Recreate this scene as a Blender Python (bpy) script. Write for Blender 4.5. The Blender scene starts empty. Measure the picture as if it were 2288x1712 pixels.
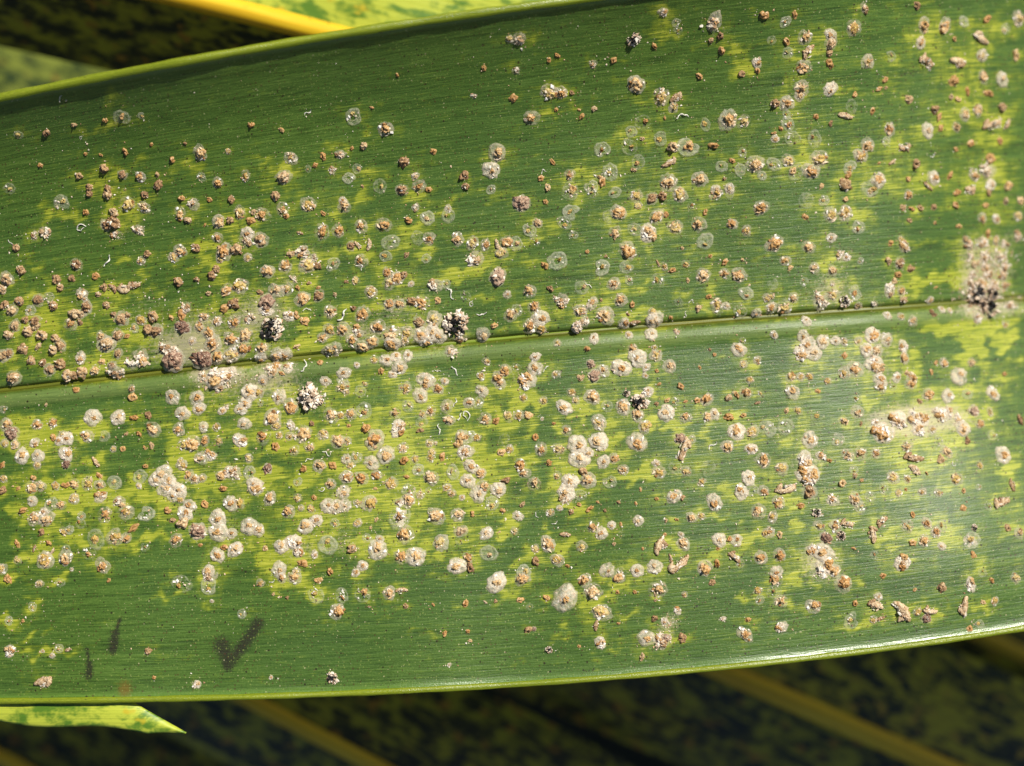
import bpy, math, random, re
import numpy as np
from mathutils import Vector, Matrix

random.seed(7); RNG = np.random.default_rng(7)
scn = bpy.context.scene
COL = scn.collection
MM = 0.001                     # everything is measured in millimetres, stored in metres

# ------------------------------------------------------------------ camera
PXMM = 22.0                    # photo pixels per millimetre on the plane z = 0
CAM_H = 150.0                  # camera height over the leaf (mm)
cam = bpy.data.cameras.new('camera'); camo = bpy.data.objects.new('camera', cam); COL.objects.link(camo)
cam.sensor_width = 36.0
cam.lens = 36.0 * CAM_H / (2288.0 / PXMM)
camo.location = (0, 0, CAM_H * MM)
cam.clip_start = 0.005; cam.clip_end = 20.0
cam.dof.use_dof = True
cam.dof.focus_distance = (CAM_H - 1.6) * MM
cam.dof.aperture_fstop = 12.5
scn.camera = camo
scn.render.resolution_x = 1024; scn.render.resolution_y = 766

# ------------------------------------------------------------------ light
SUN_AZ, SUN_EL = 51.0, 46.0    # azimuth counted from +x (right) towards +y (up in the picture)
w = bpy.data.worlds.new('World'); scn.world = w; w.use_nodes = True
nt = w.node_tree; bg = nt.nodes['Background']
sky = nt.nodes.new('ShaderNodeTexSky'); sky.sky_type = 'NISHITA'; sky.sun_disc = False
sky.sun_elevation = math.radians(SUN_EL); sky.sun_rotation = math.radians(90 - SUN_AZ)
nt.links.new(sky.outputs[0], bg.inputs[0]); bg.inputs[1].default_value = 0.05
sun = bpy.data.lights.new('sun', 'SUN'); suno = bpy.data.objects.new('sun', sun); COL.objects.link(suno)
sun.energy = 5.0; sun.angle = math.radians(0.5); sun.color = (1.0, 0.95, 0.86)
S = Vector((math.cos(math.radians(SUN_EL)) * math.cos(math.radians(SUN_AZ)),
            math.cos(math.radians(SUN_EL)) * math.sin(math.radians(SUN_AZ)), math.sin(math.radians(SUN_EL))))
suno.rotation_euler = S.to_track_quat('Z', 'Y').to_euler()
suno.location = S * 0.5
vs = scn.view_settings
vs.view_transform = 'Standard'; vs.look = 'None'; vs.gamma = 1.0; vs.exposure = 0.5; vs.use_curve_mapping = False
try:
    scn.cycles.transparent_max_bounces = 16
except Exception:
    pass

# ------------------------------------------------------------------ helpers
def tag(o, label=None, cat=None, group=None, kind=None):
    if label: o['label'] = label
    if cat: o['category'] = cat
    if group: o['group'] = group
    if kind: o['kind'] = kind
    return o

def mesh_from(name, V, F, mat=None, smooth=True, attrs=None, uv=None):
    me = bpy.data.meshes.new(name)
    me.from_pydata([tuple(v) for v in V], [], [tuple(f) for f in F])
    if smooth: me.shade_smooth()
    if attrs:
        for k, a in attrs.items():
            at = me.attributes.new(k, 'FLOAT', 'POINT'); at.data.foreach_set('value', np.asarray(a, dtype=np.float32))
    if uv is not None:
        li = np.empty(len(me.loops), dtype=np.int32); me.loops.foreach_get('vertex_index', li)
        ul = me.uv_layers.new(name='leaf'); ul.data.foreach_set('uv', np.asarray(uv, dtype=np.float32)[li].ravel())
    if mat: me.materials.append(mat)
    me.update()
    return me

def obj(name, me, parent=None):
    o = bpy.data.objects.new(name, me); COL.objects.link(o)
    if parent: o.parent = parent
    return o

def unproject(u, v, z):
    """photo pixel + height (mm) -> point in mm"""
    k = (CAM_H - z) / CAM_H
    return ((u - 1144.0) / PXMM * k, -(v - 856.0) / PXMM * k, z)

class NT:
    """small node-building helper"""
    def __init__(s, name):
        s.m = bpy.data.materials.new(name); s.m.use_nodes = True
        s.t = s.m.node_tree; s.t.nodes.clear()
        s.out = s.t.nodes.new('ShaderNodeOutputMaterial')
    def n(s, typ, **kw):
        nd = s.t.nodes.new(typ)
        for k, v in kw.items():
            if k.startswith('i_'):
                key = k[2:].replace('_', ' ')
                key = int(key) if key.isdigit() else key
                s.set(nd.inputs[key], v)
            else: setattr(nd, k, v)
        return nd
    def set(s, inp, v):
        if isinstance(v, bpy.types.NodeSocket): s.t.links.new(v, inp)
        else:
            if inp.type == 'RGBA' and len(v) == 3: v = (*v, 1)
            inp.default_value = v
    def math(s, op, a, b=0.0, c=None, clamp=False):
        nd = s.n('ShaderNodeMath', operation=op, use_clamp=clamp)
        s.set(nd.inputs[0], a); s.set(nd.inputs[1], b)
        if c is not None: s.set(nd.inputs[2], c)
        return nd.outputs[0]
    def mix(s, f, a, b, blend='MIX'):
        nd = s.n('ShaderNodeMix', data_type='RGBA', blend_type=blend)
        s.set(nd.inputs[0], f); s.set(nd.inputs[6], a); s.set(nd.inputs[7], b)
        return nd.outputs[2]
    def step(s, x, lo, hi, a=0.0, b=1.0):
        nd = s.n('ShaderNodeMapRange', interpolation_type='SMOOTHSTEP')
        s.set(nd.inputs[0], x); s.set(nd.inputs[1], lo); s.set(nd.inputs[2], hi); s.set(nd.inputs[3], a); s.set(nd.inputs[4], b)
        return nd.outputs[0]
    def attr(s, name):
        return s.n('ShaderNodeAttribute', attribute_name=name).outputs['Fac']
    def vec(s, base, sc, off=(0, 0, 0)):
        nd = s.n('ShaderNodeMapping'); s.set(nd.inputs[0], base); nd.inputs['Scale'].default_value = sc; nd.inputs['Location'].default_value = off
        return nd.outputs[0]
    def noise(s, v, scale=1.0, detail=2.0, rough=0.5, dist=0.0):
        nd = s.n('ShaderNodeTexNoise'); s.set(nd.inputs['Vector'], v)
        nd.inputs['Scale'].default_value = scale; nd.inputs['Detail'].default_value = detail
        nd.inputs['Roughness'].default_value = rough; nd.inputs['Distortion'].default_value = dist
        return nd.outputs[0]
    def ramp(s, f, stops):
        nd = s.n('ShaderNodeValToRGB'); cr = nd.color_ramp
        while len(cr.elements) < len(stops): cr.elements.new(0.5)
        for e, (p, c) in zip(cr.elements, stops): e.position = p; e.color = (*c, 1)
        s.set(nd.inputs[0], f)
        return nd.outputs[0]
    def bump(s, h, strength, dist):
        nd = s.n('ShaderNodeBump'); nd.inputs['Strength'].default_value = strength; nd.inputs['Distance'].default_value = dist
        s.set(nd.inputs['Height'], h)
        return nd.outputs[0]
    def pbr(s, col, rough=0.5, spec=0.5, normal=None, coat=0.0, sheen=0.0):
        nd = s.n('ShaderNodeBsdfPrincipled'); s.set(nd.inputs['Base Color'], col); s.set(nd.inputs['Roughness'], rough)
        s.set(nd.inputs['Specular IOR Level'], spec)
        if normal is not None: s.set(nd.inputs['Normal'], normal)
        if coat: nd.inputs['Coat Weight'].default_value = coat; nd.inputs['Coat Roughness'].default_value = 0.2
        return nd.outputs[0]
    def mixs(s, f, a, b):
        nd = s.n('ShaderNodeMixShader'); s.set(nd.inputs[0], f); s.set(nd.inputs[1], a); s.set(nd.inputs[2], b)
        return nd.outputs[0]
    def transl(s, col):
        nd = s.n('ShaderNodeBsdfTranslucent'); s.set(nd.inputs[0], col); return nd.outputs[0]
    def transp(s):
        return s.n('ShaderNodeBsdfTransparent').outputs[0]
    def done(s, sh):
        s.t.links.new(sh, s.out.inputs[0]); return s.m

# ------------------------------------------------------------------ materials: leaves
def mat_leaf():
    N = NT('leaf_blade')
    uv0 = N.n('ShaderNodeUVMap', uv_map='leaf').outputs[0]
    uv = uv0
    fine = N.noise(N.vec(uv, (0.22, 4.6, 1)), 1, 2, 0.6)            # thread-like parallel veins
    fine2 = N.noise(N.vec(uv, (0.5, 9.0, 1), (5, 1, 0)), 1, 1, 0.5)
    mid = N.noise(N.vec(uv, (0.015, 0.9, 1), (3, 7, 0)), 1, 3, 0.6)
    low = N.noise(N.vec(uv, (0.05, 0.11, 1), (9, 2, 0)), 1, 2)
    grain = N.noise(N.vec(uv, (4.5, 5.5, 1)), 1, 3, 0.75)
    g = N.math('ADD', N.math('MULTIPLY', fine, 0.50), N.math('MULTIPLY', mid, 0.45))
    g = N.math('ADD', g, N.math('MULTIPLY', fine2, 0.46))
    g = N.math('ADD', g, N.math('MULTIPLY', grain, 0.46))
    green = N.ramp(N.math('SUBTRACT', g, 0.445), [(0.22, (0.018, 0.040, 0.006)), (0.42, (0.046, 0.094, 0.013)), (0.56, (0.070, 0.134, 0.020)), (0.76, (0.120, 0.195, 0.034))])
    green = N.mix(N.math('MULTIPLY', N.step(low, 0.35, 0.7), 0.5), green, N.mix(0.5, green, (0.030, 0.078, 0.020)))
    # yellowed feeding patches: soft density broken up along and across the veins
    ch = N.attr('chlor')
    st = N.noise(N.vec(uv, (0.20, 1.7, 1), (1, 5, 0)), 1, 4, 0.66)
    cr = N.noise(N.vec(uv, (0.95, 0.55, 1), (4, 4, 0)), 1, 3, 0.6)
    cv = N.math('ADD', ch, N.math('MULTIPLY', N.math('SUBTRACT', st, 0.5), 0.95))
    cv = N.math('ADD', cv, N.math('MULTIPLY', N.math('SUBTRACT', cr, 0.5), 0.95))
    cv = N.math('ADD', cv, N.math('MULTIPLY', N.math('SUBTRACT', fine2, 0.5), 0.75))
    c1 = N.step(cv, 0.12, 0.55)
    c2 = N.step(cv, 0.42, 0.74)
    yel = N.ramp(N.math('ADD', N.math('MULTIPLY', fine, 0.6), N.math('MULTIPLY', fine2, 0.4)), [(0.30, (0.10, 0.17, 0.012)), (0.48, (0.26, 0.30, 0.022)), (0.62, (0.42, 0.43, 0.05)), (0.8, (0.50, 0.50, 0.10))])
    oliv = N.mix(0.5, green, (0.19, 0.24, 0.014))
    col = N.mix(c1, green, oliv)
    col = N.mix(N.math('MULTIPLY', c2, 0.95), col, yel)
    # pale band beside the midrib, olive in the groove
    col = N.mix(N.math('MULTIPLY', N.attr('band'), N.math('ADD', 0.35, N.math('MULTIPLY', fine2, 0.9))), col, (0.15, 0.21, 0.055))
    col = N.mix(N.attr('groove'), col, (0.105, 0.105, 0.006))
    col = N.mix(N.math('MULTIPLY', N.attr('rimz'), 0.55), col, (0.11, 0.21, 0.02))
    # waxy powder and soot
    pw = N.noise(N.vec(uv, (3.0, 3.4, 1), (2, 2, 0)), 1, 3, 0.7)
    pm = N.step(N.math('ADD', N.attr('powder'), N.math('MULTIPLY', N.math('SUBTRACT', pw, 0.5), 1.7)), 0.22, 0.95)
    col = N.mix(N.math('MULTIPLY', pm, 0.55), col, (0.50, 0.42, 0.29))
    so = N.noise(N.vec(uv, (4.5, 4.5, 1), (6, 2, 0)), 1, 4, 0.8)
    sm = N.step(N.math('ADD', N.attr('soot'), N.math('MULTIPLY', N.math('SUBTRACT', so, 0.5), 1.7)), 0.22, 0.80)
    col = N.mix(N.math('MULTIPLY', sm, 0.88), col, (0.020, 0.016, 0.012))
    rm = N.step(N.math('ADD', N.attr('rot'), N.math('MULTIPLY', N.math('SUBTRACT', so, 0.5), 1.6)), 0.2, 0.95)
    col = N.mix(N.math('MULTIPLY', rm, 0.65), col, (0.15, 0.085, 0.012))
    # tiny brown-black dots and dust
    def dots(scale, off, size, keep):
        vo = N.n('ShaderNodeTexVoronoi'); N.set(vo.inputs['Vector'], N.vec(uv, (scale, scale, 1), off)); vo.inputs['Scale'].default_value = 1; vo.inputs['Randomness'].default_value = 1
        rnd = N.n('ShaderNodeSeparateColor'); N.set(rnd.inputs[0], vo.outputs['Color'])
        k = N.math('GREATER_THAN', rnd.outputs[0], keep)
        sz = N.math('MULTIPLY', N.math('ADD', 0.5, rnd.outputs[1]), size)
        return N.math('MULTIPLY', N.math('LESS_THAN', vo.outputs['Distance'], sz), k)
    d1 = dots(1.55, (0, 0, 0), 0.115, 0.25)
    d2 = dots(2.8, (3, 9, 0), 0.18, 0.25)
    d3 = dots(2.1, (7, 1, 0), 0.11, 0.55)
    d4 = dots(3.6, (2, 6, 0), 0.20, 0.40)
    col = N.mix(N.math('MULTIPLY', d4, 0.55), col, (0.20, 0.25, 0.06))
    col = N.mix(N.math('MULTIPLY', d2, 0.60), col, (0.055, 0.024, 0.010))
    col = N.mix(N.math('MULTIPLY', d3, 0.5), col, (0.48, 0.43, 0.25))
    col = N.mix(N.math('MULTIPLY', d1, 0.85), col, (0.018, 0.012, 0.006))
    h = N.math('ADD', N.math('MULTIPLY', fine, 1.0), N.math('MULTIPLY', grain, 0.6))
    h = N.math('ADD', h, N.math('MULTIPLY', mid, 0.9))
    h = N.math('ADD', h, N.math('MULTIPLY', fine2, 0.4))
    nb = N.bump(h, 0.45, 0.00010)
    rough = N.math('SUBTRACT', N.math('ADD', 0.30, N.math('MULTIPLY', grain, 0.24)), N.math('MULTIPLY', N.attr('rimz'), 0.14))
    b = N.pbr(col, rough, N.math('ADD', 0.36, N.math('MULTIPLY', N.attr('rimz'), 0.5)), nb)
    tr = N.transl(N.mix(0.6, col, (0.30, 0.33, 0.025)))
    return N.done(N.mixs(0.17, b, tr))

def mat_margin():
    N = NT('leaf_margin')
    uv = N.n('ShaderNodeUVMap', uv_map='leaf').outputs[0]
    f = N.noise(N.vec(uv, (2.2, 9, 1)), 1, 3, 0.65)
    ln = N.noise(N.vec(uv, (0.05, 6, 1)), 1, 2)
    col = N.ramp(N.math('ADD', N.math('MULTIPLY', f, 0.5), N.math('MULTIPLY', ln, 0.5)), [(0.35, (0.17, 0.23, 0.008)), (0.5, (0.28, 0.34, 0.014)), (0.65, (0.40, 0.45, 0.04))])
    sp = N.noise(N.vec(uv, (1.3, 3, 1), (5, 5, 0)), 1, 3, 0.7)
    col = N.mix(N.step(sp, 0.66, 0.74), col, (0.05, 0.05, 0.012))
    nb = N.bump(N.math('ADD', N.noise(N.vec(uv, (7, 10, 1)), 1, 2), ln), 0.5, 0.00012)
    b = N.pbr(col, 0.30, 1.0, nb)
    tr = N.transl(N.mix(0.5, col, (0.60, 0.68, 0.03)))
    return N.done(N.mixs(0.45, b, tr))

def mat_midrib_main():
    N = NT('midrib_groove')
    uv = N.n('ShaderNodeUVMap', uv_map='leaf').outputs[0]
    f = N.noise(N.vec(uv, (0.12, 5, 1)), 1, 3, 0.6)
    g2 = N.noise(N.vec(uv, (0.03, 0.6, 1), (4, 0, 0)), 1, 2)
    col = N.ramp(f, [(0.3, (0.055, 0.075, 0.004)), (0.55, (0.12, 0.13, 0.008)), (0.75, (0.20, 0.19, 0.014))])
    col = N.mix(N.step(g2, 0.52, 0.62), col, (0.17, 0.25, 0.012))
    return N.done(N.pbr(col, 0.45, 0.5, N.bump(f, 0.5, 0.0001)))

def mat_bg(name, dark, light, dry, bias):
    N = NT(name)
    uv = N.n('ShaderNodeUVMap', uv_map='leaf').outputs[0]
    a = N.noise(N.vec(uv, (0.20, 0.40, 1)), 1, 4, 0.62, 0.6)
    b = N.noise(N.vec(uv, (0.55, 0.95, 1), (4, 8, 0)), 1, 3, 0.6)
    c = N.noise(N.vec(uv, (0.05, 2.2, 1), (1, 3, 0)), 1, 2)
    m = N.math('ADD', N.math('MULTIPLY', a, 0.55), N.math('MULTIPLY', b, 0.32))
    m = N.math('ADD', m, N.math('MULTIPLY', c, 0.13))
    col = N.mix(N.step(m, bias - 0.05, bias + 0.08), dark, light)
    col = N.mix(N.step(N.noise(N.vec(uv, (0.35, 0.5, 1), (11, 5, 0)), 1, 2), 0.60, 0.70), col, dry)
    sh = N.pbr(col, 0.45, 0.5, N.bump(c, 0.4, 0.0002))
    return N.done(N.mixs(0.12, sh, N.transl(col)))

def mat_bg_rib():
    N = NT('yellow_midrib')
    uv = N.n('ShaderNodeUVMap', uv_map='leaf').outputs[0]
    f = N.noise(N.vec(uv, (0.05, 1.6, 1)), 1, 3, 0.6)
    g = N.noise(N.vec(uv, (0.3, 0.5, 1), (5, 2, 0)), 1, 3, 0.6)
    col = N.ramp(f, [(0.3, (0.58, 0.33, 0.010)), (0.55, (0.76, 0.50, 0.018)), (0.75, (0.82, 0.62, 0.05))])
    col = N.mix(N.step(g, 0.62, 0.75), col, (0.24, 0.10, 0.012))
    return N.done(N.mixs(0.15, N.pbr(col, 0.4, 0.5), N.transl(col)))

def mat_ground():
    N = NT('leaf_litter_ground')
    tc = N.n('ShaderNodeTexCoord').outputs['Object']
    a = N.noise(N.vec(tc, (60, 60, 60)), 1, 5, 0.65)
    col = N.ramp(a, [(0.35, (0.006, 0.006, 0.004)), (0.6, (0.020, 0.022, 0.010)), (0.75, (0.040, 0.034, 0.014))])
    return N.done(N.pbr(col, 0.8, 0.3, N.bump(a, 0.6, 0.004)))

M_LEAF = mat_leaf(); M_MARGIN = mat_margin(); M_RIB = mat_midrib_main(); M_BGRIB = mat_bg_rib()
M_BG_LIT = mat_bg('mottled_leaf_lit', (0.085, 0.18, 0.014), (0.42, 0.47, 0.045), (0.44, 0.36, 0.02), 0.47)
M_BG_SHADED = mat_bg('mottled_leaf_shaded', (0.008, 0.013, 0.003), (0.30, 0.28, 0.014), (0.30, 0.16, 0.012), 0.50)  # shaded copy of the lit leaf: shade is put into its colours
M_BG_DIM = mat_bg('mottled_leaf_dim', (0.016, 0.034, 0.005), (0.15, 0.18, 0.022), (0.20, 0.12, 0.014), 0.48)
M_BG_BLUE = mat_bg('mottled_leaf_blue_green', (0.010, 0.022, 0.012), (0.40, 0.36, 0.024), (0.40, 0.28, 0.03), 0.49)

# ------------------------------------------------------------------ ground below
def build_ground():
    n = 40; V = []; F = []
    for j in range(n + 1):
        for i in range(n + 1):
            x = (i / n - 0.5) * 1.6; y = (j / n - 0.5) * 1.6
            V.append((x, y, -0.125 + 0.006 * math.sin(x * 37 + 1.3 * math.sin(y * 29)) + 0.004 * math.sin(y * 53)))
    for j in range(n):
        for i in range(n):
            a = j * (n + 1) + i; F.append((a, a + 1, a + n + 2, a + n + 1))
    o = obj('ground', mesh_from('ground', V, F, mat_ground()))
    tag(o, 'dark shaded ground far below the leaves', 'ground', kind='structure')
build_ground()

# ------------------------------------------------------------------ main leaflet: shape
K = 2288 / 2212.0
P_TOP = np.polyfit([0, 248, 496, 765, 1014, 1262, 1303], [219, 171, 126, 75.5, 38, 5, 0], 2)
P_MID = np.polyfit(np.array([0, 400, 700, 1000, 1300, 1600, 1900, 2212]) * K, np.array([845, 800, 765, 740, 715, 690, 668, 645]) * K, 2)
P_BOT = np.polyfit(np.array([0, 300, 540, 800, 1000, 1250, 1500, 1750, 2000, 2212]) * K, np.array([1512, 1511, 1504, 1495, 1483, 1465, 1447, 1422, 1388, 1355]) * K, 3)
def f_top(u):
    u = np.asarray(u, float); uc = np.minimum(u, 2300); return np.polyval(P_TOP, uc) + (u - uc) * 0.02
def f_mid(u): return np.polyval(P_MID, u)
def f_bot(u):
    u = np.asarray(u, float); uc = np.clip(u, -100, 2400)
    return np.polyval(P_BOT, uc) + (u - uc) * np.where(u > 0, 0.04, -0.02)
def leaf_v(u, t):
    m = f_mid(u)
    return np.where(t >= 0, m + (f_top(u) - m) * t, m + (f_bot(u) - m) * (-t))
def leaf_t(u, v):
    m = f_mid(u); return np.where(v <= m, (m - v) / (m - f_top(u)), -(v - m) / (f_bot(u) - m))
def sstep(x, a, b):
    x = np.clip((x - a) / (b - a), 0, 1); return x * x * (3 - 2 * x)
def leaf_z(u, t):
    """height of the blade in mm: a shallow V, upper half curling up towards its margin, tip end dropping away"""
    u = np.asarray(u, float); t = np.asarray(t, float)
    x = (u - 1144.0) / PXMM
    tp = np.maximum(t, 0); tn = np.maximum(-t, 0)
    z = 1.2 * tp + 7.3 * tp ** 3.5 + 2.4 * tn + 0.28 * tn ** 70
    z = z - 0.55 * np.exp(-(t / 0.011) ** 2) + 0.22 * np.exp(-((t + 0.038) / 0.02) ** 2)
    wr = 0.35 + 0.65 * sstep(t, -0.9, 0.1)
    xd = np.minimum(x, 60)
    xr = np.maximum(0, xd - 25)
    z = z - 0.055 * np.maximum(0, xd + 12) * wr - 0.016 * wr * xr ** 2 / (1 + 0.012 * xr)
    z = z - (1.5 * tp + 5.0 * tp ** 3.5) * sstep(x, 8, 54)
    z = z - 1.6 * np.maximum(0, (-x - 25) / 27.0) ** 2
    z = z + 0.18 * np.sin(x * 0.21 + 2.2 * t) + 0.12 * np.sin(x * 0.37 - 5 * t)
    return z
def leaf_pt(u, t):
    z = leaf_z(u, t); v = leaf_v(u, t); k = (CAM_H - z) / CAM_H
    return np.stack([(u - 1144.0) / PXMM * k, -(v - 856.0) / PXMM * k, z], -1)
def leaf_frame(u, v):
    """point (mm), normal and along-leaf direction at a photo pixel"""
    t = float(leaf_t(u, v)); e = 4.0
    p = leaf_pt(u, t); a = leaf_pt(u + e, t) - leaf_pt(u - e, t)
    d = 0.006; b = leaf_pt(u, t + d) - leaf_pt(u, t - d)
    n = np.cross(a, b); n /= np.linalg.norm(n); a /= np.linalg.norm(a)
    return Vector(p), Vector(n), Vector(a), t

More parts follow.
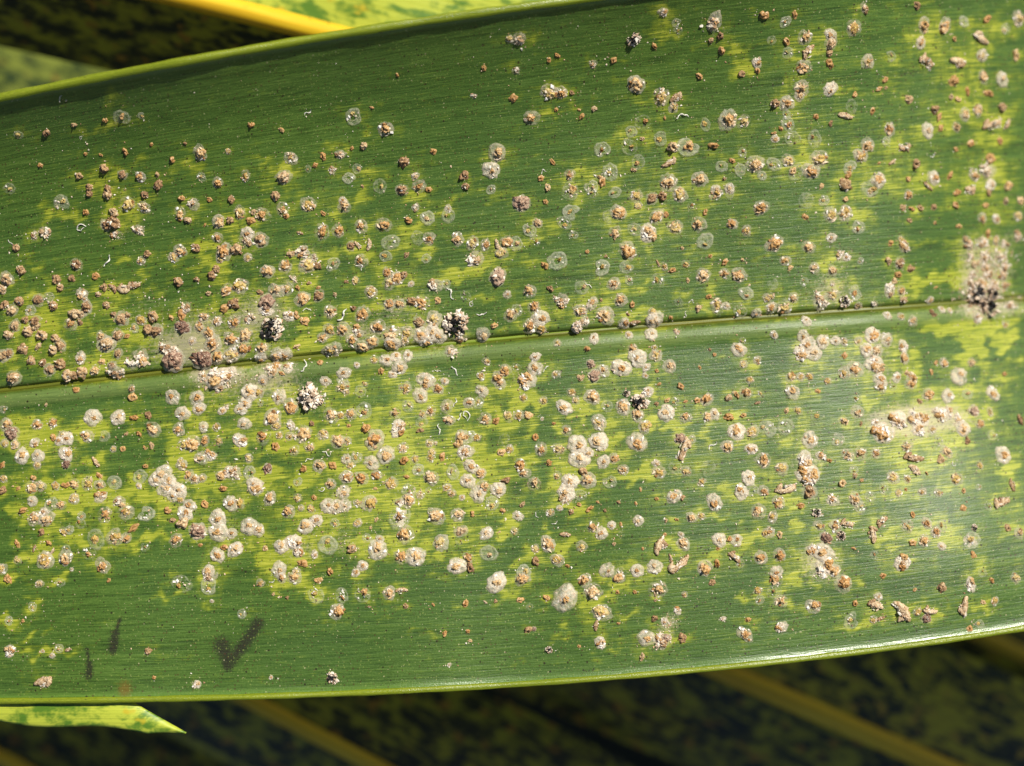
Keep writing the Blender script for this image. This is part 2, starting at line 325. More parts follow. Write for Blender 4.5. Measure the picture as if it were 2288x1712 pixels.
# ------------------------------------------------------------------ what sits on the leaf (read from the photograph)
# one row per 572 x 428 tile of the photograph: x,y,radius in tenths of the 2212-wide enlargement + kind letter
# W white waxy scale, C clear scale with orange body, E empty clear cover, B brown crusted scale, O orange nymph,
# P crumbly wax patch, K dark dome, L elongated brown husk, F white wax curl, G dark debris clump
TILES = {
(0,0): "105,102,7E 16,117,4E 40,115,4B 64,108,3O 91,104,3O 70,119,2F 108,131,3O 173,132,7C 197,131,3C 149,138,3O 35,143,3O 68,152,4B 90,146,5B 106,151,4B 121,153,5C 136,151,3O 137,160,5B 174,153,4E 188,158,5C 212,152,5C 77,162,4B 93,163,4B 108,164,2E 52,85,4F 122,100,3E 160,124,2O 131,125,2O 8,163,5E 74,133,2O 87,134,2O 217,108,3O",
(1,0): "112,112,7C 208,132,8C 203,147,8W 84,101,7E 22,112,3O 100,93,2O 45,97,4F 197,59,3O 93,126,4B 153,131,3O 128,140,6B 137,152,4P 30,137,6C 24,153,6B 58,135,3O 51,143,3O 72,133,5P 45,146,3E 66,147,4P 87,146,4E 80,154,5E 107,161,6E 126,164,5B 141,161,6C 149,164,3O 92,161,2O 180,152,5B 181,161,4B 203,164,4E 219,34,4C 122,65,2O 83,128,2O 188,83,3P",
(2,0): "6,34,7P 32,80,8C 42,80,6C 52,80,3O 17,102,7C 70,56,4P 88,52,3O 107,73,8C 129,84,8C 141,84,6L 139,93,5C 147,100,6F 113,106,7E 128,120,6E 112,120,3O 132,102,2O 186,104,9C 200,105,6C 78,130,7E 101,127,7E 109,140,6E 105,147,3O 139,127,6B 152,127,9E 174,126,4O 135,140,6L 85,149,7E 75,151,5E 78,157,4O 50,151,5C 25,154,3O 31,162,3O 51,164,7E 68,161,6E 135,158,8C 162,155,7C 176,164,5W 188,163,5W 210,142,8C 190,139,3O 199,132,4E 181,144,5E 197,147,5E 175,20,9P 130,11,5P 142,20,4E 143,27,4E 123,40,3O 105,34,6G 180,31,4B 172,35,3B 181,44,4O 162,66,3O 199,64,4O 212,54,5P 212,61,3O 39,48,3O 32,52,3O 4,61,4P 1,85,4O 60,101,3O 71,94,3O 58,95,2O 38,95,2O 218,13,4O 35,140,3O 183,155,2O 103,114,5E 216,152,4E 167,108,5E 27,148,3F",
(3,0): "32,32,7C 54,30,6W 54,38,6B 53,46,4B 53,55,4O 74,24,8C 35,45,7L 16,36,4O 3,35,4E 31,58,7C 17,46,5E 23,13,4O 15,19,5E 128,5,4O 83,8,5P 135,22,7C 153,22,7C 169,19,5E 189,17,4O 216,16,7C 205,25,5E 132,37,6W 184,34,8L 161,34,3O 163,53,8L 185,48,6C 136,54,8L 86,54,7C 106,49,5E 214,48,4O 186,67,6C 202,69,7W 101,69,3O 96,77,3O 102,76,2O 29,76,7C 16,90,7C 6,90,5B 16,99,4E 54,77,7W 27,83,5C 75,82,3O 90,96,3O 72,92,6E 67,101,6L 41,101,3O 54,107,3O 121,86,4O 144,95,5B 148,101,4O 160,70,5O 172,79,4O 190,81,4O 158,84,3O 164,86,3O 170,99,6C 181,96,6C 202,93,5B 138,113,7W 163,110,5C 193,108,9L 206,107,5L 149,111,3O 105,112,6C 102,122,4E 21,120,7E 17,107,6E 40,120,7E 6,120,4W 11,111,3O 5,115,2O 86,126,7C 80,134,7C 118,127,6L 107,140,4L 96,141,2O 162,129,3O 175,124,4O 200,122,4O 128,142,5B 44,137,8C 17,139,6C 5,142,6E 24,149,7E 37,148,8C 71,145,6E 69,151,4O 66,159,7B 46,161,3O 95,156,8W 88,163,8E 121,155,3O 143,154,7W 138,161,5L 157,152,4O 192,137,5O 189,148,9P 178,151,6C 192,160,6W 174,163,6L 207,161,5O 142,135,3F",
(0,1): "53,10,7E 93,3,5B 77,2,4B 125,3,4B 110,11,7C 124,14,6C 74,18,3O 98,18,5B 98,27,7B 92,29,5B 119,33,6P 100,38,5P 70,31,5F 39,36,6P 30,38,4P 14,49,4B 9,44,3F 66,63,5B 93,60,6F 127,54,4B 122,60,4C 155,19,6C 162,25,4B 167,11,6P 157,6,3O 181,7,3O 200,7,4B 207,18,6C 189,26,6C 199,25,4B 217,25,4O 219,18,3B 177,29,2O 188,40,5C 194,52,8C 204,50,6B 214,36,6W 213,43,6P 214,57,4C 150,57,5C 156,51,6C 190,58,4C 169,49,5B 187,67,4B 183,73,5B 170,76,3B 154,78,5B 83,73,4O 62,75,4B 49,76,5B 52,83,4B 18,68,5B 6,76,6B 2,85,5B 90,83,4O 97,84,5L 107,84,6L 116,82,6L 85,89,3B 70,89,6P 73,93,3W 33,94,5B 17,95,5B 4,98,5B 10,103,5B 26,103,5E 42,92,5E 46,99,5B 92,98,4B 75,100,5B 64,106,6B 70,106,4B 61,115,6C 69,113,3B 30,112,5B 22,111,4B 13,116,5B 7,124,5B 24,121,6B 31,117,4B 36,124,6B 48,127,5B 52,133,5B 46,137,5B 20,136,6B 3,142,5B 8,140,4B 27,146,5B 37,148,4B 43,154,5B 12,161,6B 33,134,3O 52,149,6B 58,159,6B 71,156,6B 69,144,6P 82,154,5C 100,157,8P 97,151,4B 102,140,4B 88,147,3O 92,132,7B 88,125,5C 102,124,5B 110,125,3O 105,110,6B 98,106,3B 110,107,3B 122,111,5C 132,108,6B 128,120,6B 135,121,6B 116,118,4E 118,146,11P 150,145,9K 144,136,8P 175,145,8K 158,117,6K 172,117,5C 161,100,6P 194,101,4O 202,97,6B 196,85,6C 180,88,3O 208,82,7C 203,113,7C 217,110,6P 187,113,5P 180,122,6C 184,131,8C 200,128,7C 212,124,7C 209,136,8C 200,141,7C 188,143,6C 176,108,5P 166,129,4W 148,109,3O 157,107,4O 187,160,11P 200,157,6P 175,159,5P 64,163,4B",
(1,1): "17,4,5B 5,20,7C 23,15,6C 26,21,3O 45,11,7C 76,13,6C 75,8,4W 58,19,3O 57,35,7C 71,34,6C 91,30,6C 110,29,7C 148,23,6E 166,21,6E 166,15,4W 138,14,4P 132,25,3O 38,36,3L 4,42,6B 82,47,4B 88,46,4L 97,46,5L 116,44,7E 112,56,5E 41,53,7P 30,54,4O 50,56,4P 140,40,6E 150,41,6C 174,41,6C 187,45,6C 198,46,5C 209,46,5L 217,44,6C 212,53,6C 190,59,8P 91,60,6C 130,55,3O 147,58,4E 66,63,6E 53,64,4B 44,64,7C 25,65,6C 10,69,6C 32,75,4P 46,79,2O 114,70,5C 115,79,6C 122,75,6C 128,72,4B 86,77,4C 78,78,2O 99,87,6C 134,80,3W 154,81,7P 164,80,4E 209,74,7K 18,85,7C 27,84,6C 36,83,3O 3,87,3O 54,83,2O 40,93,7C 54,90,5B 68,89,2O 9,96,7K 8,103,6P 14,118,10G 28,107,6P 35,107,4O 42,112,4O 44,102,4F 64,104,6C 84,101,3B 75,107,7F 92,106,7C 115,98,5C 124,97,5C 135,95,5B 143,96,7C 157,94,3O 90,65,4F 181,91,5E 186,97,3F 217,89,4W 168,88,6F 172,114,11G 178,127,6P 154,110,7C 141,113,5B 195,106,5F 196,124,7W 206,116,3O 220,107,6C 105,117,7C 87,117,3O 88,122,5P 63,120,6C 75,119,7C 58,126,5C 66,137,8C 83,129,6C 92,134,6C 100,130,6C 117,124,8C 130,122,6C 118,132,8W 128,132,5C 143,124,8W 152,122,8W 147,130,7W 158,129,7W 5,136,6C 18,141,7W 25,141,7W 4,144,6W 16,147,5C 35,134,3O 55,144,3O 15,153,8P 28,152,5P 22,157,3O 42,151,6F 102,145,4C 112,146,6W 121,143,5W 131,142,5W 87,150,3W 124,152,7W 118,158,4W 108,155,3O 76,157,6W 147,163,8W 168,138,6P 199,147,4C 215,155,6C 208,161,6C 194,160,4C 172,155,5F 157,155,3F 6,163,5W 60,164,5W 75,164,5E 163,164,4W",
(2,1): "8,10,7K 29,9,3O 50,1,7E 69,1,5E 89,1,5E 107,4,6C 109,12,4C 121,6,5B 130,4,5B 145,3,7C 176,2,6C 188,2,4E 215,14,7C 51,18,7E 45,27,6E 22,27,4B 15,33,6E 20,42,5E 3,45,6E 92,18,7C 84,22,6E 89,35,6C 106,33,6E 117,35,9P 125,22,7C 133,20,3O 141,31,7C 162,29,7C 155,13,4E 167,18,3O 190,28,5C 203,34,5C 167,43,7E 100,51,8C 39,60,8E 28,64,3O 77,66,7E 99,65,6E 53,38,4E 65,52,2O 81,56,2O 126,62,3L 131,65,4C 139,68,3O 150,63,4C 147,49,2O 165,73,7C 171,56,2O 184,61,3O 199,59,2O 184,71,5C 196,72,7C 152,77,2O 126,77,6E 88,80,6C 101,77,4E 60,83,6E 66,81,4F 15,86,6C 33,84,3O 42,95,7P 69,97,6W 77,94,2O 94,94,6C 104,98,3O 59,103,6C 81,107,8C 19,100,6C 25,110,8W 16,116,7C 25,119,5C 4,103,5E 56,117,5G 63,113,5P 97,114,6W 106,117,5L 100,106,2O 121,104,4C 123,111,8W 137,109,2O 144,96,4E 155,95,3F 161,101,4O 177,99,7C 185,99,4W 197,103,6E 202,88,6E 211,105,5W 220,92,4C 170,91,3O 101,124,4W 120,123,6W 71,127,5W 143,121,4P 39,131,4C 65,136,3O 104,136,5C 108,144,9W 94,152,9W 124,142,6C 123,135,3C 136,151,6C 116,152,4W 115,159,3W 125,155,2O 79,155,6W 71,159,5K 68,149,4K 59,161,4O 38,158,4C 20,153,7W 20,143,5W 3,152,4E 12,164,8P 29,153,4F 196,137,7W 199,130,4E 212,146,4C 171,137,2O 175,141,2O 200,149,4C 162,152,2O 205,163,4C 150,106,3F",
(3,1): "5,45,8C 35,48,6C 55,40,5W 15,60,5C 19,66,3O 40,66,5C 55,68,5C 62,55,5P 68,57,4P 80,60,3E 32,22,4O 54,20,7C 67,19,7C 33,8,7E 48,8,5E 67,7,3O 78,31,6E 88,0,4C 121,3,5C 116,14,3O 124,15,3O 132,14,4O 143,14,4O 162,12,4O 163,1,4O 191,1,4O 205,9,4O 188,12,4O 218,8,4O 122,25,3O 144,27,2O 165,30,3O 185,23,5C 197,24,5W 216,21,5C 115,42,4C 118,48,6P 106,45,3O 104,60,4O 114,62,5B 123,67,4O 112,72,4O 109,77,3O 105,86,7P 115,86,5C 117,94,4B 145,83,2O 172,45,7P 185,45,6P 197,42,4C 205,45,5P 190,37,4O 174,57,5P 187,58,6P 200,57,6P 178,63,4B 188,65,5P 205,65,6P 176,72,5P 190,73,6P 202,73,5P 174,80,6P 184,80,6P 194,80,5P 180,88,9G 194,88,6G 205,81,4B 215,38,6P 217,92,4P 173,98,5P 190,100,9G 208,98,6P 157,103,3W 150,102,4W 142,105,3O 140,94,4W 125,112,5C 115,108,4C 103,107,4W 78,99,4C 92,97,4P 75,88,6E 66,95,5G 56,90,6C 45,94,8P 22,92,5C 14,100,7C 4,99,4C 2,91,4C 2,105,5C 33,112,5W 4,80,5E 56,80,3P 31,78,4E 180,108,6P 205,115,4C 5,124,4W 30,125,6W 34,132,8W 30,140,8P 40,140,7W 47,130,7W 58,129,5W 66,130,4C 78,129,4C 90,124,8W 102,128,7W 85,137,7W 94,138,6C 117,134,6P 118,144,5C 93,149,9P 96,153,6C 75,154,8C 66,157,6C 66,142,3O 36,160,4C 28,160,4C 20,161,5C 52,164,4C 97,163,7W 111,161,5W 124,162,6C 120,157,3O 145,148,3O 152,148,5C 141,156,3O 176,148,5C 165,160,9W 204,158,3O",
(0,2): "3,23,4E 66,6,3O 115,12,4O 114,5,3B 149,12,7W 158,26,7W 170,13,7W 172,22,6W 190,4,7P 216,8,8W 212,17,6W 208,23,6W 192,24,4W 196,20,3P 40,19,2O 80,30,8W 102,30,7W 116,30,4O 128,28,4O 5,36,6C 10,43,6K 32,36,5C 45,35,5C 75,46,6C 90,46,5E 54,45,4C 46,47,3O 58,48,6W 52,50,5W 30,52,5P 13,53,5C 4,52,4C 19,63,7W 33,63,6W 32,71,4C 2,71,3O 58,62,7P 57,70,4K 132,40,7C 155,40,6C 176,38,5W 187,38,4C 211,35,6W 208,49,7P 189,50,4C 159,53,6C 166,52,7C 177,50,5C 131,54,3O 125,56,2O 106,57,3O 98,57,3C 109,44,2O 120,44,3O 174,65,6C 181,62,6P 157,71,5C 156,67,3C 215,65,4C 126,72,3O 83,68,5L 141,78,8W 135,83,7W 146,86,7W 143,92,7W 155,93,7W 149,97,6W 163,80,5C 168,83,5C 175,82,4C 191,80,5C 197,77,6P 203,78,6P 216,78,6E 220,88,7W 193,91,4O 121,81,6E 120,89,3W 99,86,6E 86,80,3O 86,88,5C 76,87,6C 64,87,5C 57,88,4O 48,89,4C 27,90,6C 35,89,5C 16,91,2O 29,82,3O 3,83,4C 2,93,4O 28,102,5W 53,105,5C 64,100,5C 86,98,6P 104,103,6P 44,105,6E 20,110,4O 31,117,7C 40,117,7C 38,111,4W 70,115,4E 69,121,5E 91,114,7C 109,112,7C 126,113,7E 116,125,4O 145,110,4O 160,113,7W 164,106,6W 158,121,5O 149,119,3O 156,100,4C 177,105,4O 199,104,7W 207,104,5C 188,117,8W 189,129,9W 171,128,7K 200,130,5W 215,124,8W 152,136,6C 83,135,8E 100,133,8C 109,134,5C 125,142,4E 55,128,4C 60,127,4E 36,129,4O 15,139,3O 42,138,3O 30,143,3L 45,145,3L 39,153,8C 57,151,7C 57,144,4E 77,147,6E 89,157,7C 15,153,4C 2,161,5C 62,161,2W 194,142,4O 188,149,7W 203,144,7W 180,163,6W 173,140,2O",
(1,2): "2,8,5C 46,12,10G 55,15,7G 20,12,7W 30,20,7C 4,17,3E 75,3,6C 78,8,3C 90,7,5E 94,1,3C 129,4,6C 142,11,7W 146,2,5C 157,5,5C 195,7,6W 211,1,5C 14,30,8C 17,36,5C 65,28,7C 73,28,4C 82,27,5C 93,24,7E 120,26,5C 131,20,5E 151,24,5C 144,27,4C 165,20,6C 172,17,4F 184,17,5C 192,17,5E 143,34,5E 167,32,5C 176,29,4F 182,28,5F 198,31,6C 207,33,3O 218,29,5C 30,36,5P 48,35,3B 80,37,2O 124,38,8P 95,39,4O 7,47,7C 20,45,4C 29,46,4C 40,44,8C 58,45,5C 71,50,7C 79,50,4C 102,49,9C 112,62,8W 100,69,7W 158,40,5F 142,41,3O 127,56,5C 150,52,4C 155,52,2W 177,47,6C 183,47,6E 191,47,4C 180,60,8P 175,52,5O 186,72,7W 194,78,5C 214,49,5E 212,60,4O 219,57,4C 33,58,5C 46,55,5C 61,61,4F 17,55,4O 10,74,4K 55,72,6C 66,71,4O 78,66,5W 87,64,5E 82,71,4C 128,67,4O 137,66,4C 152,60,4C 161,64,4O 151,65,4C 170,77,6E 41,74,3O 46,66,4F 78,81,6C 91,82,6C 104,80,5C 117,87,6C 130,81,3O 140,75,5E 151,82,7C 165,90,4C 169,95,4C 36,85,4E 64,87,5C 0,90,8W 12,100,6C 36,99,4C 50,99,3O 57,92,3F 75,95,7W 62,106,7W 69,107,7W 77,106,6W 88,104,4C 98,104,7C 103,91,2O 132,93,6E 131,101,7C 125,103,5P 149,93,3E 142,97,4C 183,85,7W 197,89,6C 209,92,7W 192,96,8W 178,99,3W 204,104,6E 216,84,4O 28,111,6C 39,108,3C 48,109,4C 68,121,4E 52,119,6W 43,124,7W 88,121,4C 124,116,10E 155,115,8C 174,114,6C 187,113,3O 213,110,3O 99,125,2O 104,118,2O 2,127,6W 22,141,7W 33,138,8P 36,145,6P 62,140,8E 50,148,4P 83,143,5B 8,143,3O 129,131,8C 107,135,4W 105,144,9W 96,134,4E 126,150,7C 138,150,9W 160,138,7C 177,128,5B 176,136,4E 199,130,6W 201,147,7E 183,151,5C 174,158,8W 185,159,4O 92,158,5W 20,161,7W 40,156,4O 35,163,4C 64,163,4O 86,164,4W",
(2,2): "11,1,5C 10,13,4C 27,15,4C 51,8,4C 55,15,4C 69,12,7C 45,21,7W 82,20,5E 96,21,7C 110,16,7G 116,8,6P 108,28,6C 99,9,3G 125,18,3O 134,15,3O 141,16,4E 133,26,8W 146,3,3O 127,1,2O 150,30,5C 150,16,2O 168,14,6C 160,15,3O 187,13,4B 194,10,3O 202,8,6C 215,10,4E 212,17,3L 169,30,5C 175,27,5W 187,29,4O 200,28,3O 6,28,5C 14,28,4O 26,31,2W 36,35,2O 75,34,7C 115,38,6C 47,41,5C 20,47,3O 25,57,6C 40,57,6C 56,53,9W 75,51,9W 108,51,9W 58,66,9W 79,68,6W 88,65,5C 66,60,5W 148,57,9L 145,48,5K 155,49,4E 194,42,8W 208,42,6C 219,38,6E 173,54,5F 186,55,6C 207,56,6P 217,67,7C 7,71,6C 11,78,5C 19,87,6C 32,69,3O 96,75,5C 84,85,6E 66,84,7C 62,77,4O 50,85,8W 47,94,8W 59,97,5E 39,80,4C 46,99,6P 127,77,6C 125,69,4P 141,73,6E 150,76,5C 169,74,7E 164,86,4C 111,92,2O 204,82,7W 198,94,7W 207,93,6E 217,93,5C 213,111,7C 140,98,7W 147,99,3O 175,103,8W 125,100,2O 107,104,2O 92,103,2O 80,110,2O 74,103,2O 67,109,3O 58,105,2O 41,108,3W 51,111,3B 33,112,4C 21,114,3F 9,105,3O 5,115,5W 37,121,3F 46,131,5L 2,128,4C 31,139,7C 20,143,4C 60,141,5C 39,153,6C 21,154,4O 48,158,2O 70,124,6C 77,130,6W 86,123,4W 94,122,2O 94,131,3E 109,119,5W 133,119,2O 142,118,2O 155,116,5C 163,115,4C 146,131,3W 148,139,6C 128,141,8L 145,156,9L 137,152,4L 82,162,7W 94,164,5E 108,162,6W 123,159,7W 113,143,2O 88,139,2O 132,131,2O 10,163,6E 179,136,7W 194,136,6W 188,135,3O 178,143,2O 192,151,6L 197,156,4E 167,160,7C 177,156,4O 215,151,6C 219,130,4C",
(3,2): "21,8,7W 43,7,3O 16,24,3O 26,24,4C 42,29,5E 15,38,7E 2,40,6E 36,49,8W 60,49,6E 77,25,6C 76,12,5E 97,4,6C 108,3,4E 123,1,6C 65,33,5C 80,35,2O 98,44,12P 125,30,9P 112,32,9P 132,31,8P 130,42,7P 148,28,9P 157,26,6P 93,34,4P 142,40,4C 138,10,6C 155,11,7W 131,16,3B 172,10,5E 194,9,7W 178,24,5K 168,39,8W 164,31,5P 183,35,5C 192,25,4C 172,50,4O 194,45,5E 218,32,4O 147,50,5E 154,60,6C 149,66,4O 120,55,6C 126,65,8L 126,75,6L 203,62,8W 69,62,6C 80,61,6C 93,61,5C 46,64,5P 53,67,3O 31,67,8P 35,80,11P 12,74,6C 74,75,4E 75,80,3B 81,84,2O 64,87,4O 15,91,8L 36,94,6B 9,103,6C 28,106,4O 56,102,6P 76,101,7C 80,108,5E 88,98,5E 100,91,5E 113,95,4C 119,92,2O 133,94,4C 108,82,6C 120,83,4C 137,78,2O 163,83,6C 147,95,4C 169,93,3O 182,90,3E 183,71,4C 160,70,3F 211,88,5L 202,104,8L 190,106,4E 169,108,3O 125,114,3O 4,116,5C 1,129,5C 10,131,3O 44,123,5C 58,124,6C 68,122,6L 50,134,5K 63,132,4G 42,112,4G 90,131,7L 99,120,6L 120,124,6C 137,121,5C 145,129,5C 150,123,5E 135,136,6C 125,138,4O 150,141,4W 175,136,8E 178,125,3G 207,125,4O 217,130,5C 177,148,3O 10,149,6C 48,147,9W 38,144,6P 47,158,10P 57,162,6C 7,163,6W 116,155,8P 92,149,4E 74,143,2O 185,164,4E",
(0,3): "7,4,4O 34,8,4C 52,7,4E 157,8,8E 182,2,6P 180,10,7E 28,28,4E 8,40,4E 20,40,2O 209,34,4E 8,66,6P 45,70,3W 51,64,4E 59,65,3L 128,66,4B 37,92,8L 170,95,4P 133,89,2O 94,5,2O 183,23,2W 37,66,2W",
(1,3): "4,7,4C 22,2,5C 33,3,6C 14,6,3F 52,18,7E 74,18,6E 92,17,7E 115,16,6C 126,14,5L 70,32,7C 54,5,3O 27,20,2O 15,17,2O 129,27,3O 153,26,2O 181,25,3O 198,24,2L 207,23,2O 163,51,3O 183,49,2O 185,57,2O 167,78,2W 66,89,5G 208,7,9W 98,28,2L 13,89,2W",
(2,3): "9,4,7C 46,20,12W 63,5,6C 70,15,8C 92,2,6C 126,13,8C 78,33,8C 7,22,3O 30,20,3O 15,28,3E 173,7,3O 149,17,3C 91,15,2O 106,15,2O 124,22,2O 143,31,4P 14,48,4O 19,47,2K 73,44,5L 92,42,2O 123,38,3O 132,40,4P 77,59,6P 58,62,2O 116,55,8W 128,57,8P 133,55,4K 147,55,4O 112,71,3O 182,38,3P 204,39,3O 201,52,7C 213,14,4C 214,22,4E 32,65,3G",
(3,3): "7,4,6C 5,15,6E 11,23,6C 39,27,7C 65,8,8C 11,46,6P 99,1,3O 75,25,3O 95,19,4W 93,27,7L 97,38,4L 115,32,10L 129,32,4C 72,40,7E 91,39,4C 140,31,6L 137,38,4K 170,27,8L 150,11,5B 175,8,6P 193,5,3O 214,3,5C 196,23,4C 186,24,3O 174,47,3O 183,43,4E 127,13,2O",
}
ITEMS = []
for (ti, tj), row in TILES.items():
    for tok in row.split():
        a, b, c = tok[:-1].split(',')
        ITEMS.append([572 * ti + float(a) * 2.586, 428 * tj + float(b) * 2.586, float(c) * 2.586, tok[-1], (ti, tj, int(a), int(b))])

# yellowed patches of the blade: x0,y0,x1,y1,strength per tile, same units
PATCHES = {
(0,0): "88,78,108,96,.5 65,108,98,118,.6 115,135,130,146,.6 147,140,180,150,.5 215,120,221,140,.5 60,145,110,165,.4",
(1,0): "90,100,97,118,.6 50,122,78,130,.6 0,130,12,142,.6 0,145,40,165,.5 90,145,115,152,.5",
(2,0): "117,4,138,35,.6 115,30,155,34,.5 155,40,170,46,.4 188,42,208,68,.7 12,27,32,36,.5 30,80,73,84,.5 80,66,100,72,.5 28,93,65,98,.6 102,82,118,92,.5 28,110,33,122,.6 22,130,28,138,.6 55,137,66,148,.4",
(3,0): "100,0,221,165,.22 60,77,95,82,.6 110,20,125,36,.5 22,132,36,142,.7 165,70,175,90,.4 190,130,200,150,.4",
(0,1): "33,10,45,27,.7 47,16,72,26,.8 93,10,118,20,.6 24,63,35,69,.7 100,57,113,64,.8 118,66,132,75,.8 168,45,185,52,.7 165,60,195,70,.7 20,84,50,90,.7 10,76,24,82,.5 120,84,145,93,.6 90,88,112,92,.6 15,105,45,120,.6 35,115,52,125,.6 115,125,132,134,.7 22,140,33,144,.6 70,140,95,160,.5 0,140,15,165,.5 176,90,187,97,.5",
(1,1): "68,8,72,30,.6 83,2,103,12,.9 120,5,150,12,.4 160,3,180,10,.5 203,2,212,12,.6 120,28,143,35,.6 60,45,70,52,.7 60,50,100,56,.6 135,48,153,62,.6 47,72,53,80,.7 160,64,196,76,.9 180,55,195,66,.6 86,64,93,75,.6 188,88,206,95,.8 160,92,165,100,.6 90,98,105,108,.6 30,122,54,142,.8 210,120,221,128,.7 35,104,55,112,.4",
(2,1): "100,10,115,20,.5 25,35,36,44,.6 153,45,162,55,.6 113,44,118,52,.6 5,57,25,68,.5 80,52,84,60,.5 108,76,118,90,.7 135,82,155,90,.7 165,80,174,110,.6 212,53,218,65,.7 100,100,120,110,.8 40,103,50,112,.6 75,90,80,100,.5 200,80,208,95,.5 5,137,12,143,.5 165,142,172,164,.4 205,148,214,158,.5",
(3,1): "75,12,92,25,.7 120,15,128,28,.6 42,45,55,65,.6 130,70,170,82,1 120,75,130,90,.8 50,75,80,85,.5 150,40,154,54,.6 125,40,150,46,.5 135,108,221,122,.9 165,120,190,145,1 195,120,215,140,.9 185,145,221,165,.5 126,130,132,150,.5 40,150,58,153,.5 118,150,130,157,.5",
(0,2): "0,27,22,34,.8 35,24,52,30,.6 0,32,50,58,.5 68,30,90,47,.6 70,65,90,72,.9 145,45,165,70,.6 165,35,180,40,.7 200,55,210,65,.9 20,85,85,92,.7 110,80,120,92,.8 40,92,120,100,.6 0,85,6,105,.6 0,108,30,113,.9 62,100,105,108,1 120,95,150,105,.8 160,78,190,90,.7 56,132,75,140,.9 115,130,140,136,1 15,115,20,125,.6 50,112,56,120,.5 10,135,40,145,.4 30,147,48,155,.7 8,150,25,158,.6 115,140,120,150,.5",
(1,2): "0,0,221,150,.15 117,20,128,35,.6 55,38,68,42,.7 100,40,125,60,.7 190,58,221,70,1 0,50,60,60,.7 0,70,20,90,.9 30,75,50,90,.8 145,70,160,74,.6 170,85,182,98,1 90,95,115,104,.8 60,112,72,125,.5 83,130,95,142,.9 112,140,121,143,.6 210,113,221,135,.9 0,145,30,160,.7 93,150,98,157,.7 150,150,158,156,.6 200,20,215,28,.6 20,150,45,160,.7 15,0,40,12,.6",
(2,2): "0,10,25,24,.9 52,18,66,32,.9 105,3,125,10,.9 118,26,125,42,.8 125,35,150,42,1 14,35,20,48,.7 35,33,42,42,.7 80,33,95,38,.7 80,48,95,58,.8 12,60,22,72,.7 45,70,68,76,.8 30,84,42,94,.6 95,76,120,88,.9 110,74,122,80,.8 190,20,205,28,.8 165,35,172,55,.6 40,103,62,110,.8 50,108,60,117,.8 25,118,30,130,.7 10,142,20,152,.8 38,139,55,144,1 170,113,192,117,.9 130,112,140,118,.6 193,117,198,125,.6 135,135,142,145,.8 0,152,12,160,.7 96,153,106,160,.6 170,145,178,155,.7 195,130,221,140,.6 0,125,6,130,.6 150,88,160,94,.6 180,85,190,95,.6",
(3,2): "80,13,90,20,.9 13,48,20,57,.8 15,100,28,112,.9 20,120,34,130,1 42,5,48,15,.5 200,70,215,85,.8 65,30,72,40,.7 160,20,175,30,.8 88,130,110,138,.7 95,140,110,147,.6 180,150,188,165,.6 30,160,36,165,.9 100,0,221,165,.2",
(0,3): "0,0,12,10,.8 48,0,56,10,.8 0,36,14,46,.8 22,18,32,32,.8 20,38,28,42,.6 23,50,34,56,.9 36,50,47,53,.8 25,56,30,62,.8 16,62,26,66,.9 24,66,62,70,.9 132,16,154,19,1 170,26,182,30,.8 172,5,182,10,.7",
(1,3): "25,0,38,10,.9 44,12,60,24,.8 15,10,18,26,.6 100,12,108,18,.5 103,33,115,38,.5 130,48,160,52,.7 150,2,168,5,.6 122,24,135,28,.6 115,10,128,12,.5 205,18,221,24,.5",
(2,3): "28,15,36,23,.7 60,20,90,26,.6 80,10,100,14,.7 88,32,110,36,.8 33,50,42,60,.8 45,42,53,50,.6 85,64,97,67,.8 118,42,124,48,.5 192,17,203,27,.8 205,34,217,38,.7 200,40,210,46,.6 5,74,14,80,.6 72,66,78,82,.5 138,55,160,58,.6 120,20,132,25,.5",
(3,3): "20,0,30,12,.9 37,5,42,12,.7 73,3,80,12,.6 62,42,92,47,.8 78,40,85,45,.7 10,25,35,33,.5 125,20,135,27,.6 145,28,155,32,.5 172,28,195,32,.7",
}
# powdery wax films: u, v, ru, rv, strength (photo pixels)
POWDER = [(430,770,70,45,.8), (490,838,60,22,1), (600,850,90,35,.5), (560,700,80,60,.35), (880,690,45,30,.4), (1860,640,50,35,.5), (2175,630,55,85,.3),
          (2040,940,95,30,.9), (760,1210,50,40,.35), (330,680,60,40,.25), (840,740,90,25,.3), (2200,690,90,22,.5), (1500,1395,25,20,.4), (1830,1260,45,40,.5)]
SOOT = [((268,1385),(262,1405),(256,1425),6), ((257,1418),(255,1432),(252,1452),14), ((194,1452),(198,1475),(200,1490),6), ((200,1485),(200,1498),(198,1510),12), ((576,1394),(558,1424),(526,1464),19), ((496,1442),(500,1460),(514,1472),25), ((504,1470),(507,1484),(509,1490),15), ((738,1510),(744,1516),(752,1520),9)]

